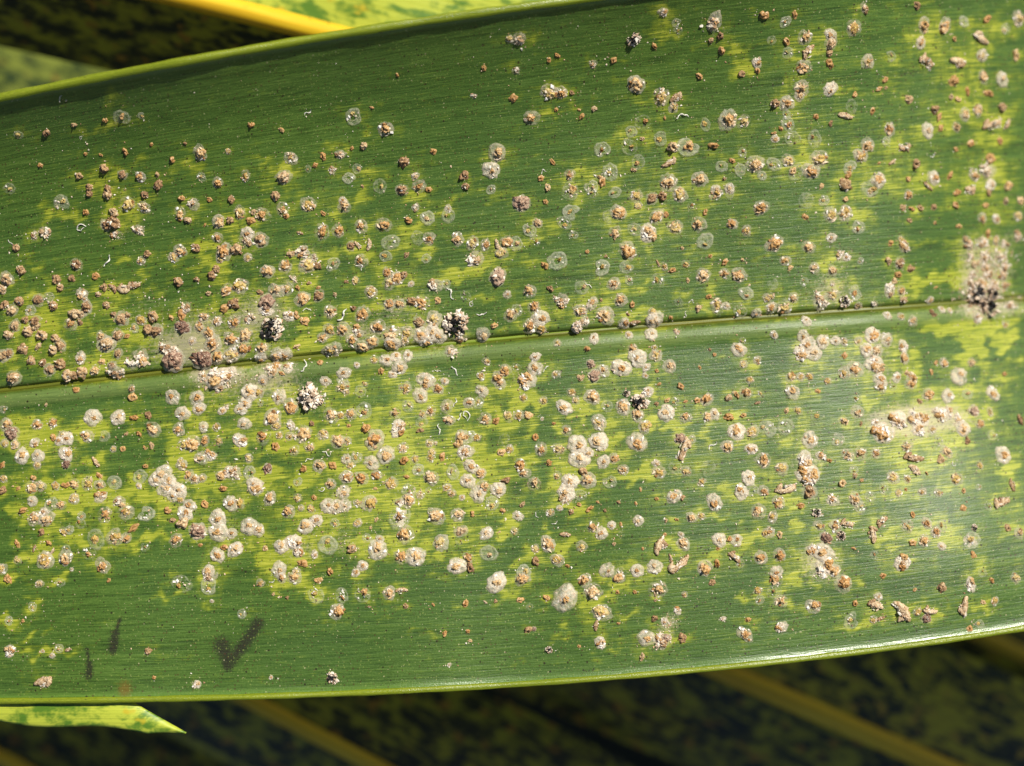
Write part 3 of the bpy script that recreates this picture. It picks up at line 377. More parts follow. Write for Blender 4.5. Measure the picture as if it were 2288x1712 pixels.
# ------------------------------------------------------------------ main leaflet: mesh
def build_leaf():
    root = bpy.data.objects.new('palm_leaflet', None); COL.objects.link(root); root.empty_display_size = 0.01
    tag(root, 'broad green palm leaflet yellowed and crusted all over with scale insects', 'leaf')
    us = np.concatenate([np.linspace(-900, -60, 90)[:-1], np.linspace(-60, 2350, 620)[:-1], np.linspace(2350, 4300, 160)])
    h = np.linspace(0, 1, 175) ** 1.0
    tu = np.concatenate([np.linspace(0, 0.07, 26)[:-1], np.linspace(0.07, 0.94, 150)[:-1], np.linspace(0.94, 1.0, 14)])
    ts = np.concatenate([-tu[::-1], tu[1:]])
    U, T = np.meshgrid(us, ts, indexing='xy')
    P = leaf_pt(U, T) * MM
    Vpx = leaf_v(U, T)
    chl = np.zeros_like(U)
    # irregular outlines: warp the patch coordinates
    WU = 9 * np.sin(Vpx * 0.11 + 2 * np.sin(U * 0.013)) + 6 * np.sin(Vpx * 0.31 + U * 0.02 + 1.0)
    WV = 7 * np.sin(U * 0.061 + 1.7 * np.sin(Vpx * 0.019)) + 5 * np.sin(U * 0.17 + Vpx * 0.05)
    for (ti, tj), row in PATCHES.items():
        for tok in row.split():
            x0, y0, x1, y1, s = [float(q) for q in tok.split(',')]
            big = x1 - x0 > 150
            u0, u1 = 572 * ti + x0 * 2.586, 572 * ti + x1 * 2.586; v0, v1 = 428 * tj + y0 * 2.586, 428 * tj + y1 * 2.586
            uc = (u0 + u1) / 2; sl = float(-0.075)
            v2 = Vpx - (U - uc) * sl + WV
            U_ = U + WU
            e = 60 if big else 13
            m = sstep(U_, u0 - e, u0 + e) * (1 - sstep(U_, u1 - e, u1 + e)) * sstep(v2, v0 - e * .8, v0 + e * .8) * (1 - sstep(v2, v1 - e * .8, v1 + e * .8))
            chl = np.maximum(chl, m * min(1.0, s) * (0.80 if v0 > f_mid(uc) else 0.66)) if not big else chl + m * s
    extra = np.zeros_like(U)
    for (u, v, r, k, key) in ITEMS:
        if k in 'FG' : continue
        i0, i1 = np.searchsorted(us, u - 90), np.searchsorted(us, u + 90)
        sub = (slice(None), slice(i0, i1))
        amp = (0.32 if v > f_mid(u) else 0.31) * (0.6 if r < 9 else 1.0)
        ex = RNG.uniform(-18, 18); ey = RNG.uniform(-10, 10)
        extra[sub] += amp * np.exp(-(((U[sub] - u - ex) / (r * 1.9 + 6)) ** 2 + ((Vpx[sub] - v - ey) / (r * 1.3 + 4)) ** 2))
    chl = np.clip(chl + np.minimum(extra, 0.48), 0, 1.0)
    pw = np.zeros_like(U)
    for (u, v, a, b, s) in POWDER:
        pw = np.maximum(pw, s * np.exp(-(((U - u) / a) ** 2 + ((Vpx - v) / b) ** 2)))
    film = np.zeros_like(U)
    for (u, v, r, k, key) in ITEMS:
        if k not in 'WPBCGK' or r < 9: continue
        i0, i1 = np.searchsorted(us, u - 110), np.searchsorted(us, u + 110); sub = (slice(None), slice(i0, i1))
        film[sub] += {'W': .16, 'P': .26, 'B': .10, 'C': .09, 'G': .2, 'K': .2}[k] * np.exp(-(((U[sub] - u) / (r * 1.5 + 5)) ** 2 + ((Vpx[sub] - v) / (r * 1.4 + 5)) ** 2))
    pw = np.clip(pw + np.minimum(film, 0.5), 0, 1)
    soot = np.zeros_like(U)
    for (p0, p1, p2, wd) in SOOT:
        for f in np.linspace(0, 1, 9):
            cx = (1 - f) ** 2 * p0[0] + 2 * f * (1 - f) * p1[0] + f * f * p2[0]; cy = (1 - f) ** 2 * p0[1] + 2 * f * (1 - f) * p1[1] + f * f * p2[1]
            soot = np.maximum(soot, 0.8 * np.exp(-(((U - cx) ** 2 + (Vpx - cy) ** 2) / wd ** 2)))
    rot = np.exp(-(((U - 279) / 18) ** 2 + ((Vpx - 1540) / 22) ** 2))
    groove = np.exp(-(T / 0.0085) ** 2)
    band = 0.75 * (sstep(-T, 0.008, 0.02) * (1 - sstep(-T, 0.05, 0.062))) + 0.2 * sstep(T, 0.0, 0.012) * (1 - sstep(T, 0.02, 0.04))
    rimz = sstep(np.abs(T), 0.972, 0.990)
    nu, ntt = len(us), len(ts)
    V = P.reshape(-1, 3)
    idx = np.arange(nu * ntt).reshape(ntt, nu)
    F = np.stack([idx[:-1, :-1], idx[:-1, 1:], idx[1:, 1:], idx[1:, :-1]], -1).reshape(-1, 4)
    uv = np.stack([U / PXMM, T * 30.0], -1).reshape(-1, 2)
    me = bpy.data.meshes.new('blade')
    me.vertices.add(len(V)); me.vertices.foreach_set('co', V.astype(np.float32).ravel())
    me.loops.add(F.size); me.loops.foreach_set('vertex_index', F.astype(np.int32).ravel())
    me.polygons.add(len(F)); me.polygons.foreach_set('loop_start', np.arange(0, F.size, 4, dtype=np.int32))
    me.update(calc_edges=True); me.shade_smooth()
    for k, a in dict(chlor=chl, powder=pw, soot=soot, rot=rot, groove=groove, band=band, rimz=rimz).items():
        at = me.attributes.new(k, 'FLOAT', 'POINT'); at.data.foreach_set('value', a.astype(np.float32).ravel())
    ul = me.uv_layers.new(name='leaf'); ul.data.foreach_set('uv', uv.astype(np.float32)[F.ravel()].ravel())
    me.materials.append(M_LEAF)
    obj('blade', me, root)
    # rolled margins: solid, slightly flattened cords along both edges
    def cord(name, t, ra, rb, rise, out, mat, seg=14, u0=-900, u1=4300, n=420, wob=0.06):
        uu = np.linspace(u0, u1, n); C = leaf_pt(uu, np.full(n, t)); D = np.gradient(C, axis=0)
        V, F, UVs = [], [], []
        side = 1 if t > 0 else -1
        for i in range(n):
            d = Vector(D[i]).normalized(); a = d.cross(Vector((0, 0, 1))).normalized() * -1; b = d.cross(a) * -1
            if b.z < 0: b = -b
            k = 1 + wob * math.sin(i * 0.37) + wob * 0.7 * math.sin(i * 0.91 + 1)
            c = Vector(C[i]) + a * side * out + Vector((0, 0, rise))
            for s in range(seg):
                an = 2 * math.pi * s / seg
                V.append(tuple((c + a * (math.cos(an) * ra * k) + b * (math.sin(an) * rb * k)) * MM)); UVs.append((uu[i] / PXMM, an * 0.35))
        for i in range(n - 1):
            for s in range(seg):
                F.append((i * seg + s, i * seg + (s + 1) % seg, (i + 1) * seg + (s + 1) % seg, (i + 1) * seg + s))
        F.append(tuple(range(seg))); F.append(tuple((n - 1) * seg + s for s in reversed(range(seg))))
        return mesh_from(name, V, F, mat, uv=UVs)
    obj('margin', cord('margin_upper', 1.0, 0.40, 0.38, -0.02, 0.10, M_MARGIN), root)
    obj('margin', cord('margin_lower', -1.0, 0.31, 0.33, -0.06, 0.08, M_MARGIN), root)
    obj('midrib', cord('midrib', 0.0, 0.26, 0.22, -0.02, 0.0, M_RIB, seg=12, wob=0.05), root)
    return root
LEAF = build_leaf()

# ------------------------------------------------------------------ leaves behind
def bg_leaf(label, pts, wl, wr, tl, tr, rib_r, mat_l, mat_r, taper=0.0, cup=0.15, n=70, m=16):
    """pts: photo pixels + height along the midrib; wl / wr half widths (mm), tl / tr slopes of the halves in degrees (up positive)"""
    root = bpy.data.objects.new('palm_leaflet', None); COL.objects.link(root); root.empty_display_size = 0.01
    tag(root, label, 'leaf', 'palm leaflets behind the infested one')
    Q = np.array([unproject(*p) for p in pts]); s = np.linspace(0, 1, len(Q)); f = np.linspace(0, 1, n)
    deg = min(2, len(Q) - 1)
    C = np.stack([np.polyval(np.polyfit(s, Q[:, k], deg), f) for k in range(3)], -1)
    D = np.gradient(C, axis=0)
    L = np.concatenate([[0], np.cumsum(np.linalg.norm(np.diff(C, axis=0), axis=1))])
    off = random.uniform(0, 200)
    for side, wd, tilt, mat in ((1, wl, tl, mat_l), (-1, wr, tr, mat_r)):
        if wd <= 0: continue
        V, F, UV = [], [], []
        for i in range(n):
            d = Vector(D[i]).normalized(); a = Vector((-d.y, d.x, 0)).normalized() * side
            k = 1.0 - taper * f[i] ** 2
            for j in range(m + 1):
                r = j / m; w_ = wd * k * r
                an = math.radians(tilt)
                z = math.sin(an) * w_ - cup * wd * 0.5 * (r * r) + 0.12 * math.sin(L[i] * 0.3 + r * 4)
                V.append(tuple((Vector(C[i]) + a * (math.cos(an) * w_) + Vector((0, 0, z))) * MM)); UV.append((L[i] + off, side * w_ + off))
        for i in range(n - 1):
            for j in range(m):
                q = i * (m + 1) + j; F.append((q, q + 1, q + m + 2, q + m + 1))
        obj('blade_half', mesh_from('blade_half', V, F, mat, uv=UV), root)
    seg = 14; V, F, UV = [], [], []
    for i in range(n):
        d = Vector(D[i]).normalized(); a = Vector((-d.y, d.x, 0)).normalized(); b = d.cross(a); b = b if b.z > 0 else -b
        rr = rib_r * (1 - 0.6 * taper * f[i])
        for q in range(seg):
            an = 2 * math.pi * q / seg
            V.append(tuple((Vector(C[i]) + a * math.cos(an) * rr + b * (math.sin(an) * rr * 0.9 + rr * 0.35)) * MM)); UV.append((L[i] + off, an))
    for i in range(n - 1):
        for q in range(seg): F.append((i * seg + q, i * seg + (q + 1) % seg, (i + 1) * seg + (q + 1) % seg, (i + 1) * seg + q))
    obj('midrib', mesh_from('rib', V, F, M_BGRIB, uv=UV), root)
    return root

# sunlit one over the top edge
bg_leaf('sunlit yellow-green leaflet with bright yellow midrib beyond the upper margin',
        [(-420, -190, -22), (367, 0, -17), (572, 37, -16), (760, 78, -15), (1500, 300, -13)], 11, 15, 6, -58, 1.25, M_BG_LIT, M_BG_SHADED)  # half folded away from the sun carries the shade in its colour
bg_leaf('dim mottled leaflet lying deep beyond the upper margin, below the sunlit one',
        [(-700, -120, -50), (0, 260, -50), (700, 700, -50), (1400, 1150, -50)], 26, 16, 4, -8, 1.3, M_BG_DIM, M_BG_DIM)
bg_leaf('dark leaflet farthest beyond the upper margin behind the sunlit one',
        [(700, -420, -55), (1200, -120, -55), (1900, 320, -55)], 16, 22, -10, -14, 1.3, M_BG_SHADED, M_BG_SHADED)
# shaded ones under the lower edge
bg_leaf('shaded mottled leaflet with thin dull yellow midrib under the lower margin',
        [(-100, 1195, -38), (250, 1395, -39), (560, 1565, -40), (870, 1722, -41), (1500, 2050, -44)], 15, 11, -18, -20, 1.05, M_BG_SHADED, M_BG_SHADED)
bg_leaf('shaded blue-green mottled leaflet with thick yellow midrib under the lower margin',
        [(900, 1190, -42), (1300, 1362, -44), (1640, 1508, -45), (2115, 1718, -46), (2700, 1975, -48)], 15, 17, -10, -24, 1.35, M_BG_BLUE, M_BG_SHADED)
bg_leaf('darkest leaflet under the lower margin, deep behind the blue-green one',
        [(1500, 1100, -74), (2000, 1330, -74), (2500, 1560, -74), (3100, 1840, -74)], 18, 17, -6, -10, 1.1, M_BG_SHADED, M_BG_SHADED)
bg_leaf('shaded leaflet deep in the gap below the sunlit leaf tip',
        [(-700, 1330, -64), (-250, 1560, -64), (60, 1725, -64), (500, 1960, -66)], 20, 12, -8, -18, 1.1, M_BG_SHADED, M_BG_SHADED)

def leaf_tip():
    """pointed sunlit tip poking out just below the lower margin"""
    root = bpy.data.objects.new('palm_leaflet', None); COL.objects.link(root)
    tag(root, 'pointed tip of a bright yellow-green leaflet poking out under the lower margin', 'leaf', 'palm leaflets behind the infested one')
    n, m = 60, 10
    V, F, UV = [], [], []
    for i in range(n):
        f = i / (n - 1)
        u = -420 + f * (416 + 420)
        vt = 1548 if u < 262 else 1548 + (u - 262) * (1638 - 1548) / 154.0
        vb = 1578 + (u + 420) * (1644 - 1578) / 834.0 + 6 * math.sin(u * 0.02)
        vb = max(vb, vt + 0.05)
        if u > 330: q_ = (u - 330) / 86.0; vb = vt + (vb - vt) * math.sqrt(max(0, 1 - q_)) * 1.0
        for j in range(m + 1):
            r = j / m; v = vt + (vb - vt) * r
            z = -0.25 + 0.25 * math.sin(r * math.pi) + 0.1 * r
            V.append(tuple(q * MM for q in unproject(u, v, z + float(leaf_z(max(u, -300), -1.0)) - 0.55))); UV.append((u / PXMM, v / PXMM))
    for i in range(n - 1):
        for j in range(m):
            q = i * (m + 1) + j; F.append((q, q + m + 1, q + m + 2, q + 1))
    me = mesh_from('tip', V, F, M_BG_LIT, uv=UV)
    o = obj('blade', me, root)
    md = o.modifiers.new('thick', 'SOLIDIFY'); md.thickness = 0.00008; md.offset = -1
leaf_tip()

# ------------------------------------------------------------------ materials: insects and debris
def obrnd(N): return N.n('ShaderNodeObjectInfo').outputs['Random']
def mat_cover(name, alpha_lo, alpha_hi, base, base2, rim):
    N = NT(name)
    tc = N.n('ShaderNodeTexCoord').outputs['Object']
    rnd = obrnd(N)
    off = N.n('ShaderNodeCombineXYZ'); N.set(off.inputs[0], N.math('MULTIPLY', rnd, 37.0)); N.set(off.inputs[1], N.math('MULTIPLY', rnd, 11.0))
    add = N.n('ShaderNodeVectorMath', operation='ADD'); N.set(add.inputs[0], tc); N.set(add.inputs[1], off.outputs[0])
    n1 = N.noise(add.outputs[0], 1.7, 4, 0.7)
    n2 = N.noise(add.outputs[0], 5.0, 3, 0.7)
    rad = N.attr('rad')
    edge = N.math('MULTIPLY', N.step(rad, 0.70, 0.90), N.step(rad, 0.93, 1.0, 1.0, 0.25))
    a = N.math('ADD', N.math('MULTIPLY', N.step(n1, 0.30, 0.70), alpha_hi - alpha_lo), alpha_lo)
    a = N.math('ADD', a, N.math('MULTIPLY', N.math('SUBTRACT', n2, 0.5), 0.7))
    a = N.math('ADD', a, N.math('MULTIPLY', edge, rim))
    a = N.math('MULTIPLY', a, N.step(rad, 0.72, 1.0, 1.0, 0.42))
    a = N.math('ADD', a, N.math('MULTIPLY', N.math('SUBTRACT', rnd, 0.5), 0.30), clamp=True)
    col = N.mix(N.step(n2, 0.35, 0.65), base, base2)
    col = N.mix(N.math('MULTIPLY', N.step(n1, 0.55, 0.75), 0.5), col, (0.62, 0.40, 0.18))
    nb = N.bump(N.math('ADD', n2, n1), 0.8, 0.00015)
    b = N.pbr(col, 0.40, 0.5, nb)
    sh = N.mixs(0.25, b, N.transl(col))
    return N.done(N.mixs(a, N.transp(), sh))
M_WHITE = mat_cover('wax_cover_white', 0.34, 0.95, (0.80, 0.75, 0.62), (0.70, 0.57, 0.39), 0.1)
M_CLEAR = mat_cover('wax_cover_clear', 0.06, 0.52, (0.72, 0.69, 0.56), (0.60, 0.50, 0.32), 0.16)
M_EMPTY = mat_cover('wax_cover_empty', 0.00, 0.34, (0.74, 0.75, 0.60), (0.58, 0.56, 0.36), 0.24)

def mat_body(name, stops, dark, rough=0.45, freq=2.4):
    N = NT(name)
    tc = N.n('ShaderNodeTexCoord').outputs['Object']; rnd = obrnd(N)
    off = N.n('ShaderNodeCombineXYZ'); N.set(off.inputs[0], N.math('MULTIPLY', rnd, 53.0)); N.set(off.inputs[2], N.math('MULTIPLY', rnd, 17.0))
    add = N.n('ShaderNodeVectorMath', operation='ADD'); N.set(add.inputs[0], tc); N.set(add.inputs[1], off.outputs[0])
    n1 = N.noise(add.outputs[0], freq, 4, 0.65)
    n2 = N.noise(add.outputs[0], freq * 2.7, 2, 0.6)
    f = N.math('ADD', n1, N.math('MULTIPLY', N.math('SUBTRACT', rnd, 0.5), 0.22))
    col = N.ramp(f, stops)
    col = N.mix(N.math('MULTIPLY', N.step(n2, 0.56, 0.66), 0.75), col, dark)
    col = N.mix(N.math('MULTIPLY', N.step(n2, 0.42, 0.34), 0.55), col, (0.72, 0.62, 0.46))
    b = N.pbr(col, rough, 0.5, N.bump(N.math('ADD', n1, n2), 0.8, 0.00010))
    return N.done(N.mixs(0.12, b, N.transl(col)))
M_BODY = mat_body('insect_body_orange', [(0.30, (0.32, 0.125, 0.026)), (0.45, (0.52, 0.27, 0.065)), (0.57, (0.62, 0.41, 0.17)), (0.72, (0.70, 0.56, 0.36))], (0.15, 0.055, 0.018))
M_BODYY = mat_body('insect_body_yellow', [(0.30, (0.38, 0.20, 0.03)), (0.50, (0.52, 0.36, 0.07)), (0.68, (0.62, 0.51, 0.22))], (0.20, 0.09, 0.025))
M_BROWN = mat_body('crust_brown', [(0.30, (0.17, 0.075, 0.028)), (0.45, (0.34, 0.19, 0.075)), (0.58, (0.50, 0.33, 0.15)), (0.72, (0.64, 0.52, 0.34))], (0.07, 0.032, 0.016), 0.6)
M_DARK = mat_body('dome_plum_brown', [(0.34, (0.12, 0.052, 0.032)), (0.48, (0.26, 0.135, 0.080)), (0.60, (0.48, 0.33, 0.22))], (0.05, 0.024, 0.02), 0.65, 3.5)
M_HUSK = mat_body('husk_brown', [(0.32, (0.22, 0.11, 0.045)), (0.46, (0.40, 0.24, 0.105)), (0.60, (0.62, 0.47, 0.28))], (0.10, 0.045, 0.02), 0.5, 3.2)
def mat_nymph():
    N = NT('nymph_orange')
    rad = N.attr('rad'); rnd = obrnd(N)
    n1 = N.noise(N.n('ShaderNodeTexCoord').outputs['Object'], 3.0, 3, 0.6)
    f = N.math('ADD', N.math('MULTIPLY', rad, 0.55), N.math('MULTIPLY', n1, 0.55))
    col = N.ramp(f, [(0.20, (0.18, 0.060, 0.014)), (0.45, (0.32, 0.145, 0.034)), (0.62, (0.40, 0.21, 0.065)), (0.85, (0.48, 0.30, 0.12))])
    col = N.mix(N.math('MULTIPLY', rnd, 0.6), col, (0.40, 0.24, 0.085))
    return N.done(N.mixs(0.15, N.pbr(col, 0.4, 0.5, N.bump(n1, 0.4, 0.00008)), N.transl(col)))
M_NYMPH = mat_nymph()
def mat_crumb(name, stops, rough=0.65):
    N = NT(name)
    n1 = N.noise(N.n('ShaderNodeTexCoord').outputs['Object'], 9.0, 2, 0.6)
    f = N.math('ADD', N.attr('tone'), N.math('MULTIPLY', N.math('SUBTRACT', n1, 0.5), 0.25))
    col = N.ramp(f, stops)
    return N.done(N.mixs(0.15, N.pbr(col, rough, 0.4, N.bump(n1, 0.5, 0.00006)), N.transl(col)))
M_SKIN = mat_crumb('shed_skin', [(0.0, (0.11, 0.045, 0.018)), (0.3, (0.38, 0.19, 0.06)), (0.6, (0.60, 0.42, 0.23)), (1.0, (0.76, 0.66, 0.50))])
M_CRUMB = mat_crumb('wax_crumb', [(0.0, (0.20, 0.105, 0.055)), (0.25, (0.48, 0.30, 0.16)), (0.55, (0.62, 0.50, 0.36)), (1.0, (0.76, 0.71, 0.60))])
M_CRUMBW = mat_crumb('wax_crumb_white', [(0.0, (0.50, 0.33, 0.18)), (0.3, (0.64, 0.54, 0.42)), (0.7, (0.76, 0.70, 0.62)), (1.0, (0.82, 0.79, 0.72))])
M_DEBRIS = mat_crumb('debris', [(0.0, (0.006, 0.005, 0.005)), (0.30, (0.016, 0.013, 0.011)), (0.36, (0.34, 0.21, 0.12)), (0.65, (0.64, 0.50, 0.36)), (1.0, (0.84, 0.77, 0.66))])
M_CURL = mat_crumb('wax_curl', [(0.0, (0.52, 0.47, 0.36)), (1.0, (0.80, 0.78, 0.70))], 0.45)

# ------------------------------------------------------------------ shapes (unit radius, scaled per insect)
def hnoise(seed, k=5, amp=0.08):
    r = random.Random(seed); c = [(r.uniform(-1, 1) / (i ** 0.7), r.uniform(0, 6.28), i) for i in range(2, 2 + k)]
    return lambda a: amp * sum(w_ * math.sin(n_ * a + p) for (w_, p, n_) in c)
from mathutils import noise as mnoise
def dome(seed, mat, height, outline=0.07, rough=0.03, nr=7, ns=22, prof=0.75, lip=0.0, hole=0.0, bite=0.0, name='dome', floor=-0.03, lump=0.0, freq=2.2, ridge=0.0):
    r = random.Random(seed); ho = hnoise(seed, 9, outline)
    V, F, R = [], [], []
    ba = r.uniform(0, 6.28); so = Vector((seed * 1.37, seed * 0.71, 0)); nrid = r.randint(7, 12); ph = r.uniform(0, 6)
    for i in range(nr + 1):
        q = hole + (1 - hole) * i / nr
        for s in range(ns):
            a = 2 * math.pi * s / ns
            rr = q * (1 + ho(a) * q)
            if bite:
                d = abs((a - ba + math.pi) % (2 * math.pi) - math.pi)
                if d < 0.8: rr *= 1 - bite * (1 - d / 0.8) * q
            z = height * max(0.0, 1 - q ** 2) ** prof + lip * math.exp(-((q - 0.84) / 0.12) ** 2)
            z += ridge * q * math.sin(nrid * a + ph + 2 * q) * (0 if i == nr else 1)
            z += r.uniform(-rough, rough) * (1 if i < nr else 0.2) + (floor if i == nr else 0)
            p = Vector((rr * math.cos(a), rr * math.sin(a), z))
            if lump:
                nv = mnoise.noise(p * freq + so) + 0.5 * mnoise.noise(p * freq * 2.3 + so)
                k = 1 + lump * nv * 0.5; p.x *= k; p.y *= k; p.z = p.z * (1 + 0.9 * lump * nv) + (0 if i == nr else lump * 0.25 * nv)
            V.append(tuple(p)); R.append(q)
    for i in range(nr):
        for s in range(ns):
            F.append((i * ns + s, i * ns + (s + 1) % ns, (i + 1) * ns + (s + 1) % ns, (i + 1) * ns + s)[::-1])
    return mesh_from(name, V, F, mat, attrs={'rad': R})
OCT = [(1, 0, 0), (-1, 0, 0), (0, 1, 0), (0, -1, 0), (0, 0, 1), (0, 0, -1)]
OCF = [(0, 2, 4), (2, 1, 4), (1, 3, 4), (3, 0, 4), (2, 0, 5), (1, 2, 5), (3, 1, 5), (0, 3, 5)]
def crumbs_into(V, F, Tn, r, c, size, flat=(0.35, 1.0), tone=None):
    m = Matrix.Rotation(r.uniform(0, 6.28), 3, 'Z') @ Matrix.Rotation(r.uniform(-0.9, 0.9), 3, 'X') @ Matrix.Rotation(r.uniform(-0.9, 0.9), 3, 'Y')
    sx, sy, sz = size * r.uniform(0.6, 1.5), size * r.uniform(0.5, 1.0), size * r.uniform(*flat)
    b = len(V); tn = r.random() if tone is None else tone
    for p in OCT:
        j = r.uniform(0.75, 1.25)
        q = m @ Vector((p[0] * sx * j, p[1] * sy * j, p[2] * sz * j)); V.append((c[0] + q.x, c[1] + q.y, c[2] + q.z)); Tn.append(tn)
    F.extend(tuple(b + k for k in f) for f in OCF)
def crumb_mesh(seed, mat, n, size, spread, pile, tones=None, ring=0.0, stretch=(1, 1), name='crumbs', lobes=0):
    r = random.Random(seed); V, F, Tn = [], [], []
    L = [(r.uniform(-.55, .55) * spread, r.uniform(-.55, .55) * spread, r.uniform(.3, .6) * spread) for _ in range(lobes)]
    for i in range(n):
        if lobes:
            l = r.choice(L); x = l[0] + r.gauss(0, l[2] * .55); y = l[1] + r.gauss(0, l[2] * .55); q = math.hypot(x, y)
        else:
            a = r.uniform(0, 6.28); q = (ring + (1 - ring) * math.sqrt(r.random())) * spread; x, y = q * math.cos(a), q * math.sin(a)
        z = pile * max(0.0, 1 - (q / spread) ** 1.5) * r.uniform(0.15, 1.0) + size * 0.12
        sz = size * (0.35 + 1.3 * r.random() ** 2.2)
        crumbs_into(V, F, Tn, r, (x * stretch[0], y * stretch[1], z), sz, flat=(0.25, 0.8), tone=tones(r, min(1, q / spread)) if tones else None)
    return mesh_from(name, V, F, mat, smooth=False, attrs={'tone': Tn})
def husk_mesh(seed):
    r = random.Random(seed); n, ns = 14, 14; V, F = [], []
    bend = r.uniform(-0.25, 0.25); so = Vector((seed, seed * .3, 0))
    for i in range(n + 1):
        f = i / n; x = -1 + 2 * f; rad = 0.34 * math.sin(math.pi * (0.08 + 0.84 * f ** r.choice((.9, 1.0, 1.1)))) ** 0.7 * (1 + 0.08 * math.sin(f * 30))
        for s in range(ns):
            a = 2 * math.pi * s / ns; d = Vector((x * 2.0, math.cos(a), math.sin(a)))
            k = 1 + 0.55 * mnoise.noise(d * 1.3 + so) + 0.25 * mnoise.noise(d * 3.5 + so)
            V.append((x + 0.10 * mnoise.noise(d * 2 + so), bend * (1 - x * x) + rad * k * math.cos(a), 0.12 + rad * k * 0.70 * math.sin(a)))
    for i in range(n):
        for s in range(ns): F.append((i * ns + s, i * ns + (s + 1) % ns, (i + 1) * ns + (s + 1) % ns, (i + 1) * ns + s))
    F.append(tuple(reversed(range(ns)))); F.append(tuple(n * ns + s for s in range(ns)))
    return mesh_from('husk', V, F, M_HUSK)
def curl_mesh(seed):
    r = random.Random(seed); n, ns = 14, 6; V, F, Tn = [], [], []
    x = y = 0.0; h = r.uniform(-0.5, 0.5); C = []; cur = r.uniform(-1, 1) * 0.12
    for i in range(n + 1):
        C.append((x, y)); h += cur + r.gauss(0, 0.55); x += math.cos(h); y += math.sin(h)
    mx = sum(c[0] for c in C) / len(C); my = sum(c[1] for c in C) / len(C); sc = 1.0 / max(math.hypot(c[0] - mx, c[1] - my) for c in C)
    for i, (a, b) in enumerate(C):
        a = (a - mx) * sc; b = (b - my) * sc; q = min(i, n - 1); d = Vector((C[q + 1][0] - C[q][0], C[q + 1][1] - C[q][1], 0)).normalized(); s_ = Vector((-d.y, d.x, 0))
        w_ = 0.10 * (0.6 + 0.5 * math.sin(math.pi * i / n)) * r.uniform(0.7, 1.4); lift = 0.12 + 0.14 * math.sin(i * 0.8 + seed)
        for s in range(ns):
            an = 2 * math.pi * s / ns; p = s_ * math.cos(an) * w_; V.append((a + p.x, b + p.y, lift + 0.10 * math.sin(an))); Tn.append(r.uniform(0.4, 1))
    for i in range(n):
        for s in range(ns): F.append((i * ns + s, i * ns + (s + 1) % ns, (i + 1) * ns + (s + 1) % ns, (i + 1) * ns + s))
    return mesh_from('curl', V, F, M_CURL, attrs={'tone': Tn})

NV = 12
SH = {}
SH['coverW'] = [dome(100 + i, M_WHITE, 0.26, 0.10, 0.03, lump=0.35, ridge=0.02, bite=(0.3 if i % 4 == 0 else 0), name='wax_cover') for i in range(NV)]
SH['coverC'] = [dome(200 + i, M_CLEAR, 0.20, 0.11, 0.03, lump=0.30, ridge=0.02, bite=(0.45 if i % 3 == 0 else 0), name='wax_cover') for i in range(NV)]
SH['coverE'] = [dome(300 + i, M_EMPTY, 0.12, 0.10, 0.03, lump=0.25, lip=0.09, hole=(0.30 if i % 2 else 0.12), bite=(0.6 if i % 3 == 1 else 0), name='wax_cover') for i in range(NV)]
SH['body'] = [dome(400 + i, M_BODY, 0.55, 0.18, 0.06, nr=7, ns=18, prof=0.6, lump=0.75, freq=1.9, name='body') for i in range(NV)]
SH['bodyY'] = [dome(450 + i, M_BODYY, 0.45, 0.16, 0.05, nr=7, ns=18, prof=0.6, lump=0.65, freq=1.9, name='body') for i in range(NV)]
SH['brown'] = [dome(500 + i, M_BROWN, 0.55, 0.16, 0.07, nr=7, ns=18, prof=0.55, lump=0.75, freq=2.0, name='body') for i in range(NV)]
SH['dark'] = [dome(550 + i, M_DARK, 0.48, 0.12, 0.06, nr=8, ns=20, prof=0.6, lump=0.8, freq=3.0, name='body') for i in range(6)]
SH['nymph'] = [dome(600 + i, (M_NYMPH, M_NYMPH, M_BODY, M_BROWN)[i % 4], 0.50, 0.17, 0.04, nr=7, ns=16, prof=0.62, lump=0.85, freq=1.9, name='scale_nymph') for i in range(16)]
SH['skin'] = [crumb_mesh(700 + i, M_SKIN, 13 + i % 6, 0.20, 0.66, 0.42, tones=lambda r, q: r.random() ** 0.65, name='shed_skin') for i in range(NV)]
SH['skinW'] = [crumb_mesh(740 + i, M_CRUMBW, 9 + i % 5, 0.17, 0.85, 0.24, name='wax_crumbs') for i in range(NV)]
SH['chip'] = [crumb_mesh(760 + i, M_CRUMB, 14, 0.24, 0.95, 0.50, tones=lambda r, q: r.random() ** 0.8, name='crust') for i in range(NV)]
SH['pile'] = [crumb_mesh(800 + i, M_CRUMB, 55, 0.21, 0.95, 0.30, lobes=4, tones=lambda r, q: 0.15 + 0.85 * r.random() ** 0.7, name='crumb_pile') for i in range(NV)]
SH['pileW'] = [crumb_mesh(840 + i, M_CRUMBW, 60, 0.19, 0.95, 0.28, lobes=4, name='crumb_pile') for i in range(8)]
SH['debris'] = [crumb_mesh(880 + i, M_DEBRIS, 110, 0.20, 0.95, 0.55, tones=lambda r, q: (0.05 if r.random() < 1.30 - 1.25 * q else 0.4 + 0.6 * r.random()), name='crumbs') for i in range(5)]
SH['debrisW'] = [crumb_mesh(890 + i, M_DEBRIS, 110, 0.25, 0.95, 0.95, tones=lambda r, q: (0.1 if r.random() < 0.07 else 0.5 + 0.5 * r.random()), name='crumbs') for i in range(3)]
SH['husk'] = [husk_mesh(900 + i) for i in range(10)]
SH['curl'] = [curl_mesh(920 + i) for i in range(9)]

